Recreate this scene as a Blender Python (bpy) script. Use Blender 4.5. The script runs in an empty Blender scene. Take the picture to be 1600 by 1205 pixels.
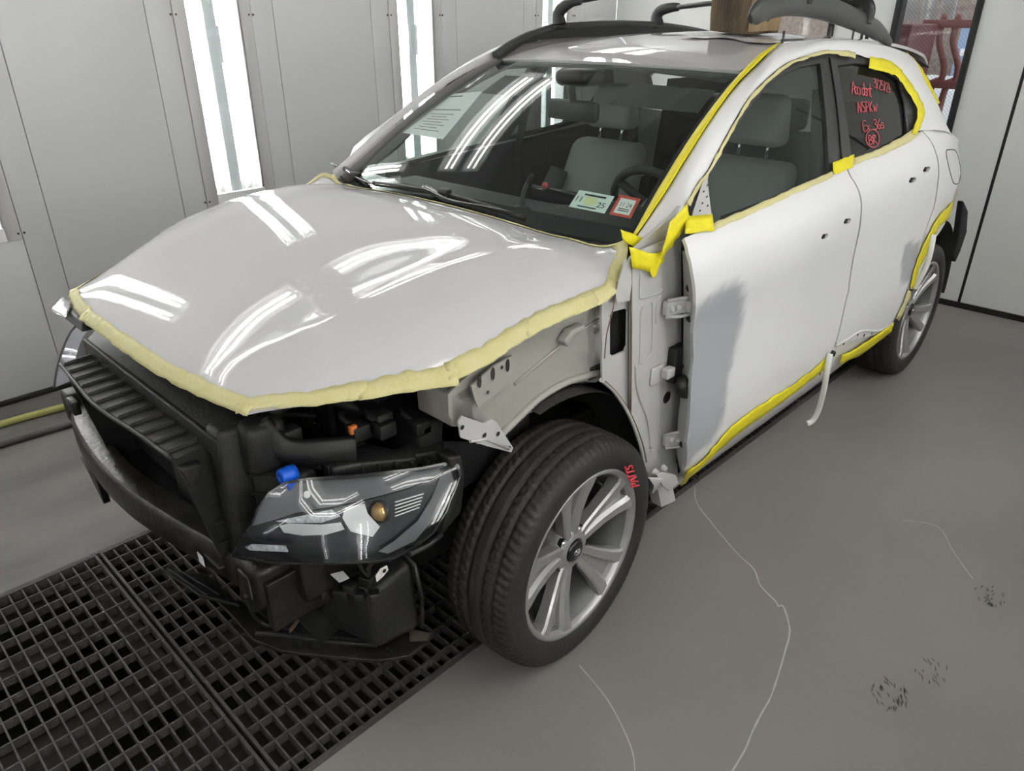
import bpy, bmesh, math, random
from mathutils import Vector, Matrix
from mathutils.geometry import delaunay_2d_cdt
random.seed(4)
SC = bpy.context.scene
COL = SC.collection
PI = math.pi

# ------------------------------------------------------------------ camera, world, exposure
FPX = 1157.0                                   # focal length in pixels of the 1600 x 1205 frame
CAM = Vector((1.266, 1.80, 1.635))
VX, VY = 2060.0 - 800.0, 28.0 - 602.5          # where the car's long axis vanishes, from the image centre
_p = math.atan2(-VY, FPX)
_up = Vector((0, -math.cos(_p), -math.sin(_p)))
_a = Vector((VX, VY, FPX)).normalized(); _a = (_a - _up * _a.dot(_up)).normalized()
AX, AZ = -_a, _up
AY = AZ.cross(AX)                              # world axes seen in camera space (x right, y down, z forward)
cam_d = bpy.data.cameras.new('camera'); cam = bpy.data.objects.new('camera', cam_d); COL.objects.link(cam)
cam_d.sensor_fit = 'HORIZONTAL'; cam_d.sensor_width = 36; cam_d.lens = FPX / 1600 * 36; cam_d.clip_start = .02
right = Vector((AX.x, AY.x, AZ.x)); down = Vector((AX.y, AY.y, AZ.y)); fwd = Vector((AX.z, AY.z, AZ.z))
M3 = Matrix((right, -down, -fwd)).transposed()
cam.matrix_world = Matrix.Translation(CAM) @ M3.to_4x4()
SC.camera = cam
W = bpy.data.worlds.new('world'); SC.world = W; W.use_nodes = True
W.node_tree.nodes['Background'].inputs[0].default_value = (.86, .93, 1, 1)
W.node_tree.nodes['Background'].inputs[1].default_value = 2.0
SC.view_settings.view_transform = 'Standard'; SC.view_settings.look = 'None'
SC.view_settings.exposure = 0.0; SC.view_settings.gamma = 1.0; SC.view_settings.use_curve_mapping = False
LAMP = 14.8                                     # radiance of the fluorescent tubes

# ------------------------------------------------------------------ measuring helpers
def ray(px, py):
    d = Vector((px - 800, py - 602.5, FPX))
    return Vector((d.dot(AX), d.dot(AY), d.dot(AZ)))
def at(px, py, axis, val):
    d = ray(px, py); i = 'xyz'.index(axis); t = (val - CAM[i]) / d[i]
    return CAM + d * t
def hit(px, py, g, y0=.85):
    """point of the surface g(P)=0 seen at a pixel: marching plus bisection"""
    d = ray(px, py).normalized(); t0 = .5; f0 = g(CAM + d * t0)
    t = t0; best = (9, t0)
    while t < 7:
        t += .02; f1 = g(CAM + d * t)
        if abs(f1) < best[0]: best = (abs(f1), t)
        if f0 * f1 <= 0:
            lo, hi = t - .02, t
            for _ in range(24):
                m = (lo + hi) / 2
                if g(CAM + d * m) * f0 > 0: lo = m
                else: hi = m
            return CAM + d * lo
        f0 = f1
    return CAM + d * best[1]                       # grazing: the nearest pass
def interp(tab, x):
    """smooth (Catmull-Rom style) interpolation in a table of (x, value) sorted upwards"""
    n = len(tab)
    if x <= tab[0][0]:
        s = (tab[1][1] - tab[0][1]) / (tab[1][0] - tab[0][0]); return tab[0][1] + s * (x - tab[0][0])
    if x >= tab[-1][0]:
        s = (tab[-1][1] - tab[-2][1]) / (tab[-1][0] - tab[-2][0]); return tab[-1][1] + s * (x - tab[-1][0])
    for i in range(n - 1):
        if x <= tab[i + 1][0]: break
    x0, y0 = tab[i]; x1, y1 = tab[i + 1]; h = x1 - x0; u = (x - x0) / h
    m = lambda k: ((tab[k + 1][1] - tab[k - 1][1]) / (tab[k + 1][0] - tab[k - 1][0]) if 0 < k < n - 1 else (y1 - y0) / h)
    a, b = m(i) * h, m(i + 1) * h
    u2, u3 = u * u, u * u * u
    return (2*u3 - 3*u2 + 1) * y0 + (u3 - 2*u2 + u) * a + (-2*u3 + 3*u2) * y1 + (u3 - u2) * b
def sstep(a, b, x):
    t = max(0, min(1, (x - a) / (b - a))); return t * t * (3 - 2 * t)
def smooth_path(pts, n=6, closed=False):
    """Catmull-Rom through points (any dimension)"""
    pts = [Vector(p) for p in pts]; out = []; m = len(pts)
    for i in range(m if closed else m - 1):
        g = lambda k: pts[k % m] if closed else pts[max(0, min(m - 1, k))]
        p0, p1, p2, p3 = g(i - 1), g(i), g(i + 1), g(i + 2)
        for j in range(n):
            t = j / n
            out.append(.5 * ((2 * p1) + (p2 - p0) * t + (2 * p0 - 5 * p1 + 4 * p2 - p3) * t * t + (3 * p1 - p0 - 3 * p2 + p3) * t ** 3))
    if not closed: out.append(pts[-1])
    return out

# ------------------------------------------------------------------ object helpers
def props(o, label=None, cat=None, group=None, kind=None):
    for k, v in (('label', label), ('category', cat), ('group', group), ('kind', kind)):
        if v: o[k] = v
    return o
def empty(name, loc=(0, 0, 0), **kw):
    o = bpy.data.objects.new(name, None); COL.objects.link(o); o.location = loc
    o.empty_display_size = .1
    return props(o, **kw)
def link(name, me, m, parent=None, **kw):
    o = bpy.data.objects.new(name, me); COL.objects.link(o)
    for x in (m if isinstance(m, (list, tuple)) else [m]):
        if x and x.name not in [q.name for q in me.materials if q]: me.materials.append(x)
    if parent:
        o.parent = parent
        o.matrix_parent_inverse = Matrix.Identity(4)
    return props(o, **kw)
class MB:
    """collects vertices and faces of one mesh"""
    def __init__(s): s.v = []; s.f = []; s.sm = []; s.mi = []
    def add(s, vs, fs, smooth=False, mi=0):
        k = len(s.v); s.v += [tuple(v) for v in vs]
        for f in fs: s.f.append([i + k for i in f]); s.sm.append(smooth); s.mi.append(mi)
        return s
    def box(s, a, b, mi=0, rot=None, piv=None):
        x0, y0, z0 = a; x1, y1, z1 = b
        vs = [Vector(p) for p in ((x0,y0,z0),(x1,y0,z0),(x1,y1,z0),(x0,y1,z0),(x0,y0,z1),(x1,y0,z1),(x1,y1,z1),(x0,y1,z1))]
        if rot is not None:
            c = Vector(piv) if piv else sum(vs, Vector()) / 8
            vs = [c + rot @ (v - c) for v in vs]
        return s.add(vs, [(0,3,2,1),(4,5,6,7),(0,1,5,4),(1,2,6,5),(2,3,7,6),(3,0,4,7)], False, mi)
    def hexa(s, p, mi=0):
        """8 corners: bottom loop of 4, top loop of 4"""
        return s.add(p, [(0,3,2,1),(4,5,6,7),(0,1,5,4),(1,2,6,5),(2,3,7,6),(3,0,4,7)], False, mi)
    def tube(s, pts, r, n=8, mi=0, closed=False, cap=True, flat=None):
        pts = [Vector(p) for p in pts]; m = len(pts); vs = []; fs = []
        up = Vector((0, 0, 1))
        t0 = (pts[1] - pts[0]).normalized()
        if abs(t0.dot(up)) > .9: up = Vector((1, 0, 0))
        u = (up - t0 * up.dot(t0)).normalized()
        for i, p in enumerate(pts):
            if closed: t = (pts[(i + 1) % m] - pts[i - 1]).normalized()
            else: t = (pts[min(i + 1, m - 1)] - pts[max(i - 1, 0)]).normalized()
            u = (u - t * u.dot(t)).normalized(); w = t.cross(u)
            rr = r[i] if isinstance(r, (list, tuple)) else r
            ru, rw = (rr, rr) if not flat else (rr * flat[0], rr * flat[1])
            for k in range(n):
                a = 2 * PI * k / n; vs.append(p + u * (math.cos(a) * ru) + w * (math.sin(a) * rw))
        for i in range(m if closed else m - 1):
            for k in range(n):
                a, b = i * n + k, i * n + (k + 1) % n; c, d = ((i + 1) % m) * n + (k + 1) % n, ((i + 1) % m) * n + k
                fs.append((a, b, c, d))
        s.add(vs, fs, True, mi)
        if cap and not closed:
            k = len(s.v) - len(vs); 
            s.f.append([k + i for i in range(n)][::-1]); s.f.append([k + (m - 1) * n + i for i in range(n)]); s.sm += [False] * 2; s.mi += [mi] * 2
        return s
    def cyl(s, a, b, r, n=12, mi=0, r2=None):
        return s.tube([a, b], [r, r if r2 is None else r2], n, mi)
    def lathe(s, prof, n=32, axis='y', c=(0, 0, 0), mi=0, smooth=True, closed=False):
        """prof: list of (radius, along-axis)"""
        vs = []; fs = []; c = Vector(c); m = len(prof)
        for k in range(n):
            a = 2 * PI * k / n; ca, sa = math.cos(a), math.sin(a)
            for r, h in prof:
                p = {'y': (r * ca, h, r * sa), 'z': (r * ca, r * sa, h), 'x': (h, r * ca, r * sa)}[axis]
                vs.append(c + Vector(p))
        for k in range(n):
            for j in range(m if closed else m - 1):
                fs.append((k * m + j, k * m + (j + 1) % m, ((k + 1) % n) * m + (j + 1) % m, ((k + 1) % n) * m + j))
        return s.add(vs, fs, smooth, mi)
    def prism(s, poly, d, mi=0):
        """flat polygon (3D points) extruded by vector d"""
        poly = [Vector(p) for p in poly]; n = len(poly); d = Vector(d)
        vs = poly + [p + d for p in poly]
        fs = [list(range(n))[::-1], [n + i for i in range(n)]] + [(i, (i + 1) % n, n + (i + 1) % n, n + i) for i in range(n)]
        return s.add(vs, fs, False, mi)
    def strip(s, A, B, thick=None, mi=0, smooth=True):
        """ruled band between two polylines of equal length; optional thickness vector"""
        n = len(A); vs = [Vector(p) for p in A] + [Vector(p) for p in B]
        s.add(vs, [(i, i + 1, n + i + 1, n + i) for i in range(n - 1)], smooth, mi)
        if thick is not None:
            t = Vector(thick); s.add([v + t for v in vs], [(i, n + i, n + i + 1, i + 1) for i in range(n - 1)], smooth, mi)
            rim = list(range(n)) + [2 * n - 1 - i for i in range(n)]
            q = [vs[i] for i in rim]; k = len(q)
            s.add(q + [v + t for v in q], [(i, k + i, k + (i + 1) % k, (i + 1) % k) for i in range(k)], False, mi)
        return s
    def grid(s, fn, nu, nv, mi=0, smooth=True):
        vs = [fn(i / nu, j / nv) for i in range(nu + 1) for j in range(nv + 1)]
        fs = [(i * (nv + 1) + j, (i + 1) * (nv + 1) + j, (i + 1) * (nv + 1) + j + 1, i * (nv + 1) + j + 1) for i in range(nu) for j in range(nv)]
        return s.add(vs, fs, smooth, mi)
    def mesh(s, name, fix=True, bevel=0, seg=2):
        me = bpy.data.meshes.new(name); me.from_pydata(s.v, [], s.f)
        me.polygons.foreach_set('use_smooth', s.sm); me.polygons.foreach_set('material_index', s.mi)
        if fix or bevel:
            bm = bmesh.new(); bm.from_mesh(me)
            if bevel:
                bmesh.ops.remove_doubles(bm, verts=bm.verts, dist=1e-5)
                es = [e for e in bm.edges if len(e.link_faces) == 2 and e.calc_face_angle(0) > .5]
                bmesh.ops.bevel(bm, geom=es, offset=bevel, segments=seg, affect='EDGES', clamp_overlap=True, profile=.5)
                for f in bm.faces: f.smooth = True
            bmesh.ops.recalc_face_normals(bm, faces=bm.faces); bm.to_mesh(me); bm.free()
        me.update(); return me
    def obj(s, name, m, parent=None, fix=True, bevel=0, seg=2, **kw):
        return link(name, s.mesh(name, fix, bevel, seg), m, parent, **kw)
def bbox(name, a, b, m, parent=None, bevel=.004, **kw):
    return MB().box(a, b).obj(name, m, parent, bevel=bevel, **kw)

def inside(p, poly):
    x, y = p; r = False; n = len(poly); j = n - 1
    for i in range(n):
        xi, yi = poly[i]; xj, yj = poly[j]
        if (yi > y) != (yj > y) and x < (xj - xi) * (y - yi) / (yj - yi) + xi: r = not r
        j = i
    return r
def densify(poly, step):
    out = []
    for i, p in enumerate(poly):
        q = poly[(i + 1) % len(poly)]; d = math.hypot(q[0] - p[0], q[1] - p[1]); n = max(1, int(d / step + .5))
        out += [(p[0] + (q[0] - p[0]) * k / n, p[1] + (q[1] - p[1]) * k / n) for k in range(n)]
    return out
def sheet_mesh(name, poly, fn, step=.03, thick=.0, holes=(), off=0.0, outward=None):
    """curved panel: 2D outline (with holes) triangulated and mapped by fn(u,v)->Vector; thickness inwards"""
    loops = [densify([tuple(p)[:2] for p in poly], step)] + [densify([tuple(p)[:2] for p in h], step) for h in holes]
    vs = []; es = []
    for L in loops:
        k = len(vs); vs += L; es += [(k + i, k + (i + 1) % len(L)) for i in range(len(L))]
    us = [p[0] for p in loops[0]]; ws = [p[1] for p in loops[0]]
    nb = len(vs)
    cell = {}
    for p in vs: cell.setdefault((int(p[0] // step), int(p[1] // step)), []).append(p)
    nu = int((max(us) - min(us)) / step) + 1; nw = int((max(ws) - min(ws)) / step) + 1
    for i in range(nu + 1):
        for j in range(nw + 1):
            p = (min(us) + (i + .37) * step, min(ws) + (j + .41) * step)
            c = (int(p[0] // step), int(p[1] // step))
            near = [q for a in (-1, 0, 1) for b in (-1, 0, 1) for q in cell.get((c[0] + a, c[1] + b), ())]
            if any((q[0] - p[0]) ** 2 + (q[1] - p[1]) ** 2 < (step * .5) ** 2 for q in near): continue
            if inside(p, loops[0]) and not any(inside(p, h) for h in loops[1:]): vs.append(p)
    r = delaunay_2d_cdt([Vector(p) for p in vs], es, [], 0, 1e-6)
    V2, F = r[0], r[2]
    tri = []
    for f in F:
        c = sum((V2[i] for i in f), Vector((0, 0))) / len(f)
        if inside(c, loops[0]) and not any(inside(c, h) for h in loops[1:]): tri.append(list(f))
    e = 1e-3
    P3, N3 = [], []
    for q in V2:
        p = fn(q.x, q.y); n = (fn(q.x + e, q.y) - p).cross(fn(q.x, q.y + e) - p).normalized()
        P3.append(p); N3.append(n)
    if outward is not None and sum(n.dot(Vector(outward)) for n in N3) < 0: N3 = [-n for n in N3]
    front = [p + n * off for p, n in zip(P3, N3)]
    mb = MB()
    T = [t[::-1] if (front[t[1]] - front[t[0]]).cross(front[t[2]] - front[t[0]]).dot(N3[t[0]]) < 0 else t for t in tri]
    mb.add(front, T, True)
    if thick:
        back = [p - n * thick for p, n in zip(front, N3)]
        mb.add(back, [t[::-1] for t in T], True)
        edge = {}
        for t in T:
            for i in range(3):
                a, b = t[i], t[(i + 1) % 3]
                if (b, a) in edge: del edge[(b, a)]
                else: edge[(a, b)] = 1
        for a, b in edge:
            mb.add([front[a], front[b], back[b], back[a]], [(0, 3, 2, 1)], False)
    me = mb.mesh(name, fix=False)
    # exact normals of the curved surface
    nn = list(N3) + ([-n for n in N3] if thick else [])
    k = len(nn)
    if True:
        ln = []
        for lp in me.loops:
            ln.append(nn[lp.vertex_index] if lp.vertex_index < k else Vector((0, 0, 0)))
        me.normals_split_custom_set(ln)
    return me
def sheet(name, poly, fn, m, parent=None, step=.03, thick=.0, holes=(), off=0.0, outward=None, lab=None, **kw):
    return link(name, sheet_mesh(name, poly, fn, step, thick, holes, off, outward), m, parent, **kw)

# ------------------------------------------------------------------ materials
MATS = {}
def mat(name, col, rough=.5, metal=0, spec=.5, coat=0, coat_r=.03, bump=0, bscale=60, var=0, vscale=4, vcol=None, emit=None, estr=0, detail=4, stretch=None):
    m = bpy.data.materials.new(name); m.use_nodes = True; nt = m.node_tree; b = nt.nodes['Principled BSDF']
    L = nt.links.new
    b.inputs['Base Color'].default_value = (*col, 1); b.inputs['Roughness'].default_value = rough; b.inputs['Metallic'].default_value = metal
    b.inputs['Specular IOR Level'].default_value = spec; b.inputs['Coat Weight'].default_value = coat; b.inputs['Coat Roughness'].default_value = coat_r
    if emit: b.inputs['Emission Color'].default_value = (*emit, 1); b.inputs['Emission Strength'].default_value = estr
    if var or bump:
        tc = nt.nodes.new('ShaderNodeTexCoord'); src = tc.outputs['Object']
        if stretch:
            mp = nt.nodes.new('ShaderNodeMapping'); mp.inputs['Scale'].default_value = stretch; L(src, mp.inputs[0]); src = mp.outputs[0]
    if var:
        n = nt.nodes.new('ShaderNodeTexNoise'); n.inputs['Scale'].default_value = vscale; n.inputs['Detail'].default_value = detail; L(src, n.inputs['Vector'])
        r = nt.nodes.new('ShaderNodeMapRange'); r.inputs[1].default_value = .35; r.inputs[2].default_value = .7; r.inputs[3].default_value = 0; r.inputs[4].default_value = var; L(n.outputs[0], r.inputs[0])
        x = nt.nodes.new('ShaderNodeMix'); x.data_type = 'RGBA'; L(r.outputs[0], x.inputs[0])
        x.inputs[6].default_value = (*col, 1); x.inputs[7].default_value = (*(vcol or [c * .5 for c in col]), 1); L(x.outputs[2], b.inputs['Base Color'])
    if bump:
        n2 = nt.nodes.new('ShaderNodeTexNoise'); n2.inputs['Scale'].default_value = bscale; n2.inputs['Detail'].default_value = 5; L(src, n2.inputs['Vector'])
        bp = nt.nodes.new('ShaderNodeBump'); bp.inputs['Strength'].default_value = bump; bp.inputs['Distance'].default_value = .01; L(n2.outputs[0], bp.inputs['Height']); L(bp.outputs[0], b.inputs['Normal'])
    MATS[name] = m; return m
def glass(name, tint, refl=1.0, rough=0.0, haze=0.0, hazecol=(.5,.5,.5)):
    """thin pane: tinted transmission plus Fresnel reflection"""
    m = bpy.data.materials.new(name); m.use_nodes = True; nt = m.node_tree; nt.nodes.clear(); L = nt.links.new
    o = nt.nodes.new('ShaderNodeOutputMaterial'); t = nt.nodes.new('ShaderNodeBsdfTransparent'); g = nt.nodes.new('ShaderNodeBsdfGlossy')
    mx = nt.nodes.new('ShaderNodeMixShader')
    g.inputs['Roughness'].default_value = rough; t.inputs[0].default_value = (*tint, 1)
    lw = nt.nodes.new('ShaderNodeLayerWeight'); lw.inputs[0].default_value = .5
    pw = nt.nodes.new('ShaderNodeMath'); pw.operation = 'POWER'; pw.inputs[1].default_value = 5; L(lw.outputs['Facing'], pw.inputs[0])
    mul = nt.nodes.new('ShaderNodeMath'); mul.operation = 'MULTIPLY_ADD'; mul.inputs[1].default_value = .96 * refl; mul.inputs[2].default_value = .045 * refl; mul.use_clamp = True
    L(pw.outputs[0], mul.inputs[0]); L(mul.outputs[0], mx.inputs[0])
    tr = t.outputs[0]
    if haze:
        d = nt.nodes.new('ShaderNodeBsdfDiffuse'); d.inputs[0].default_value = (*hazecol, 1)
        m2 = nt.nodes.new('ShaderNodeMixShader'); m2.inputs[0].default_value = haze; L(tr, m2.inputs[1]); L(d.outputs[0], m2.inputs[2]); tr = m2.outputs[0]
    L(tr, mx.inputs[1]); L(g.outputs[0], mx.inputs[2]); L(mx.outputs[0], o.inputs[0])
    MATS[name] = m; return m
# ------------------------------------------------------------------ materials of the booth
m_wall = mat('booth_white_steel', (.69, .695, .695), .32, 0, .4, var=.25, vscale=1.3, vcol=(.63, .635, .64))
m_wall2 = mat('booth_trim_steel', (.70, .70, .69), .4)
m_door = mat('booth_door_white', (.80, .81, .78), .45, var=.3, vscale=2, vcol=(.74, .74, .71))
m_seam = mat('seam_dark', (.05, .045, .04), .8)
m_rubber = mat('black_rubber', (.012, .012, .012), .55)
m_floor = mat('concrete_floor', (.218, .208, .192), .55, 0, .35, bump=.05, bscale=90, var=.9, vscale=1.3, vcol=(.262, .250, .232), detail=7)
m_floor2 = mat('bare_concrete', (.125, .118, .108), .6, 0, .35, bump=.12, bscale=50, var=.95, vscale=3.2, vcol=(.20, .19, .175), detail=9, stretch=(.35, 1.6, 1))
m_crack = mat('pale_filler', (.46, .45, .43), .7)
m_print = mat('boot_print_dirt', (.10, .095, .088), .7)
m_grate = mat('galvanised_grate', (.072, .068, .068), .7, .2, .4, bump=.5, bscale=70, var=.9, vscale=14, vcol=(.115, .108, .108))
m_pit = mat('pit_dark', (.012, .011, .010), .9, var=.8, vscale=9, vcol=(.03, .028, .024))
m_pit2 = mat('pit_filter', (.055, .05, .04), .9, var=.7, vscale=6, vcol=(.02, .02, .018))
m_bar = mat('lamp_cover_steel', (.50, .57, .57), .45)
m_refl = mat('lamp_reflector', (.50, .51, .51), .5)
m_sock = mat('lamp_socket', (.6, .6, .58), .5)
m_screw = mat('screw_dark', (.10, .09, .08), .4, .7)
m_tube = mat('lamp_tube', (1, 1, 1), .5, emit=(1, .985, .965), estr=LAMP)
m_pane = glass('lamp_glass', (.98, .98, .98), .8)
m_ceil = mat('ceiling_filter', (.52, .515, .50), .9, bump=.2, bscale=200)
m_ceilf = mat('ceiling_frame', (.60, .60, .60), .4)
m_hose = mat('hose_green', (.42, .42, .13), .5)
m_hose2 = mat('hose_dark', (.06, .06, .055), .6)

YR, YL, XE, XF, ZC = -2.07, 2.35, -3.85, 4.2, 2.95          # booth walls and ceiling
GX0, GX1, GY = -2.90, 3.60, .615                            # grated pit

# ------------------------------------------------------------------ floor with the pit opening
flo = MB()
flo.box((XE - 5.5, -6, -.12), (GX0, 6, 0)); flo.box((GX1, YR - .1, -.12), (XF + .1, YL + .1, 0))
flo.box((GX0, YR - .1, -.12), (GX1, -GY, 0), 1); flo.box((GX0, GY, -.12), (GX1, YL + .1, 0))
floor = flo.obj('floor', [m_floor, m_floor2], kind='structure', label='bare grey concrete workshop floor')
pit = MB()
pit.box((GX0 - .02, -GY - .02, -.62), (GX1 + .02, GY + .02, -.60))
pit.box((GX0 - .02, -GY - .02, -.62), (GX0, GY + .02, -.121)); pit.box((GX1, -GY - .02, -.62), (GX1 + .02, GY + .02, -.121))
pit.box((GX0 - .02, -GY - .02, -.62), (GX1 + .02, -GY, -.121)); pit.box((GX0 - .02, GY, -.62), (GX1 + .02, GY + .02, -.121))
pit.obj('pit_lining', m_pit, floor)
edge = MB()
for s in (-1, 1): edge.box((GX0, s * GY - .006, -.05), (GX1, s * GY + .006, .002))
edge.obj('pit_edge_angle', m_grate, floor)
ledge = MB()
for s in (-1, 1): ledge.box((GX0, min(s * .575, s * (GY - .006)), -.06), (GX1, max(s * .575, s * (GY - .006)), -.055))
for k in range(8): ledge.box((GX1 - .9144 * k - .03, -.575, -.10), (GX1 - .9144 * k + .03 - .0, .575, -.06)) if k else None
ledge.obj('pit_ledge', m_pit2, floor)
fb = MB()
fb.box((GX0, -.57, -.22), (GX1, -.47, -.20)); fb.box((GX0, -.02, -.42), (GX1, .25, -.40)); fb.box((.2, -.3, -.34), (2.2, -.16, -.32))
fb.obj('pit_filter_mat', m_pit2, floor)
# crack line, thin scratch lines and boot prints
def floor_ribbon(pts, w, m, name):
    P = [at(px, py, 'z', 0) for px, py in pts]; P = smooth_path(P, 4)
    A, B = [], []
    for i, p in enumerate(P):
        t = (P[min(i + 1, len(P) - 1)] - P[max(i - 1, 0)]).normalized(); n = Vector((-t.y, t.x, 0))
        ww = w * (.7 + .6 * random.random()); A.append(p + n * ww + Vector((0, 0, .0006))); B.append(p - n * ww + Vector((0, 0, .0006)))
    return MB().strip(A, B).obj(name, m, floor)
floor_ribbon([(1086, 762), (1088, 785), (1110, 815), (1150, 863), (1178, 890), (1188, 915), (1212, 940), (1216, 948), (1224, 948), (1234, 985), (1226, 1020), (1217, 1052), (1204, 1090), (1190, 1115), (1175, 1145), (1165, 1170), (1144, 1206)], .0022, m_crack, 'floor_crack')
floor_ribbon([(1410, 813), (1465, 823), (1488, 860), (1520, 905)], .0012, m_crack, 'floor_scratch')
floor_ribbon([(905, 1040), (950, 1095), (985, 1165), (992, 1205)], .0016, m_crack, 'floor_scratch')
for (cx, cy, ang, n1) in ((1390, 1085, .5, 16), (1455, 1048, .5, 8), (1545, 930, .35, 12)):
    mb = MB(); c = at(cx, cy, 'z', 0)
    for i in range(n1 * 3):
        u, v = random.uniform(-1, 1), random.uniform(-1, 1)
        if u * u + v * v > 1: continue
        p = c + Vector((u * .055, v * .045, .0006)); a = ang + random.uniform(-.5, .5); L_ = random.uniform(.008, .016); w_ = .0024
        d = Vector((math.cos(a), math.sin(a), 0)) * L_; n = Vector((-math.sin(a), math.cos(a), 0)) * w_
        mb.add([p - d, p + n, p + d, p - n], [(0, 1, 2, 3)])
    mb.obj('boot_print', m_print, floor, kind='stuff')

# ------------------------------------------------------------------ steel floor grates (rows of panels over the pit)
bar_x = MB().box((-.445, -.0022, -.028), (.445, .0022, 0)).mesh('bearing_bar')        # runs along the car
bar_y = MB().box((-.0022, -.598, -.032), (.0022, .598, -.001)).mesh('cross_bar')
fr = MB()
for s in (-1, 1):
    fr.box((-.452, s * .604 - .004, -.034), (.452, s * .604 + .004, .0015)); fr.box((s * .448 - .004, -.600, -.034), (s * .448 + .004, .600, .0015))
fr_me = fr.mesh('grate_frame')
glab = {0: 'steel floor grate panel nearest the camera at the bottom left corner', 1: 'steel floor grate panel under the stripped front bumper beam',
        2: 'steel floor grate panel under the front axle', 3: 'steel floor grate panel beneath the front door sill', 4: 'steel floor grate panel beneath the rear door sill'}
x_j = .817
for k in range(5):
    cx = x_j + .457 - .9144 * k
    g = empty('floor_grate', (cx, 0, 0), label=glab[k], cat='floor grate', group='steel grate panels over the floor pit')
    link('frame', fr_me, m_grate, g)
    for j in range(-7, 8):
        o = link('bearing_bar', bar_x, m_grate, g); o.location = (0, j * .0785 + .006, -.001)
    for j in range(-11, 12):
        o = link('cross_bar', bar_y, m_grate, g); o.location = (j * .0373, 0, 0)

# ------------------------------------------------------------------ right wall with its lamp panels
wall_r = MB().box((XE - .1, YR - .26, 0), (XF + .1, YR - .20, ZC)).obj('wall_right', m_seam, kind='structure', label='white steel booth wall on the far side of the car')
wall_l = MB().box((XE - .1, YL + .20, 0), (XF + .1, YL + .26, ZC)).obj('wall_left', m_seam, kind='structure', label='white steel booth wall behind the camera')
FIX = [-.611 + 1.2645 * k for k in range(-2, 4)]
LZ0, LZ1 = .80, 2.17
ZH = 2.45                                                   # foot of the slanted lamp panels under the ceiling
def side_wall(wall, Y, s):
    """s=+1: room lies towards +y"""
    yb = Y - s * .20
    def panel(x0, x1, z0, z1, name='wall_panel', m=m_wall):
        a, b = sorted((yb, Y)); bbox(name, (x0 + .0018, a, z0), (x1 - .0018, b, z1), m, wall, bevel=.0012)
    xs = sorted(FIX)
    prev = XE
    for c in xs:
        if c - .325 - prev > .05:
            panel(prev, c - .325, .02, ZH)
        # lamp panel: four pieces around the opening
        panel(c - .325, c - .2, .02, ZH); panel(c + .2, c + .325, .02, ZH)
        panel(c - .2, c + .2, .02, LZ0 - .06); panel(c - .2, c + .2, LZ1 + .06, ZH)
        prev = c + .325
    panel(prev, XF, .02, ZH)
    # dark sealing strip at the foot
    a, b = sorted((yb, Y + s * .02)); bbox('base_seal', (XE, a, 0), (XF, b, .022), m_rubber, wall, bevel=.002)
side_wall(wall_r, YR, 1); side_wall(wall_l, YL, -1)
names = ['at the rear end of the far wall', 'on the far wall above the roof rail', 'on the far wall behind the hood and windshield', 'partly in view at the left edge on the far wall', 'on the far wall beyond the left picture edge', 'on the far wall near the booth front']
def fixture(c, Y, s, label, group):
    t = empty('wall_light', (c, Y, LZ0 - .06), label=label, cat='light fixture', group=group)
    z = lambda v: v - (LZ0 - .06)
    yy = lambda d: s * d                                    # towards the room positive
    def bx(mb, x0, x1, d0, d1, z0, z1): a, b = sorted((yy(d0), yy(d1))); mb.box((x0, a, z(z0)), (x1, b, z(z1)))
    f = MB()
    bx(f, -.198, -.137, -.03, .004, LZ0 - .058, LZ1 + .058); bx(f, .137, .198, -.03, .004, LZ0 - .058, LZ1 + .058)
    bx(f, -.137, .137, -.03, .004, LZ0 - .058, LZ0); bx(f, -.137, .137, -.03, .004, LZ1, LZ1 + .058)
    fo = f.obj('frame', m_wall2, t, bevel=.0015)
    h = MB()
    for sx in (-1, 1): bx(h, sx * .146 - .006, sx * .146 + .006, -.19, -.03, LZ0 - .05, LZ1 + .05)
    bx(h, -.14, .14, -.19, -.185, LZ0 - .05, LZ1 + .05); bx(h, -.14, .14, -.185, -.03, LZ0 - .05, LZ0 - .03); bx(h, -.14, .14, -.185, -.03, LZ1 + .03, LZ1 + .05)
    h.obj('reflector_housing', m_refl, t)
    b = MB(); bx(b, -.030, .030, -.075, -.045, LZ0 - .03, LZ1 + .03); bar = b.obj('centre_cover', m_bar, t, bevel=.003)
    b = MB(); bx(b, -.036, .036, -.044, -.034, 1.43, 1.60); b.obj('joint_plate', m_bar, bar, bevel=.002)
    for dx in (-.105, -.058, .058, .105):
        for za, zb in ((LZ0 + .03, LZ0 + .76), (LZ1 - .75, LZ1 - .02)):
            MB().cyl((dx, yy(-.10), z(za)), (dx, yy(-.10), z(zb)), .0145, 10).obj('lamp_tube', m_tube, t)
        MB().cyl((dx, yy(-.10), z(LZ0 - .03)), (dx, yy(-.10), z(LZ0 + .03)), .016, 10).obj('tube_socket', m_sock, t)
    b = MB(); bx(b, -.137, .137, -.022, -.018, LZ0, LZ1); b.obj('glass_pane', m_pane, t)
    for zz in (LZ0 - .03, LZ0 + .85, LZ1 + .03):
        for sx in (-1, 1):
            for dd in (.012, -.012):
                MB().cyl((sx * .198 + dd, yy(.0), z(zz)), (sx * .198 + dd, yy(.006), z(zz)), .005, 8).obj('screw', m_screw, fo)
for k, c in enumerate(sorted(FIX)):
    fixture(c, YR, 1, 'vertical fluorescent wall light ' + names[k], 'wall lights on the far booth wall')
for k, c in enumerate(sorted(FIX)):
    fixture(c, YL, -1, 'vertical fluorescent wall light behind the camera, ' + ('at the door end', 'second from the door end', 'third from the door end', 'third from the nose end', 'second from the nose end', 'at the nose end')[k], 'wall lights behind the camera')

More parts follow.
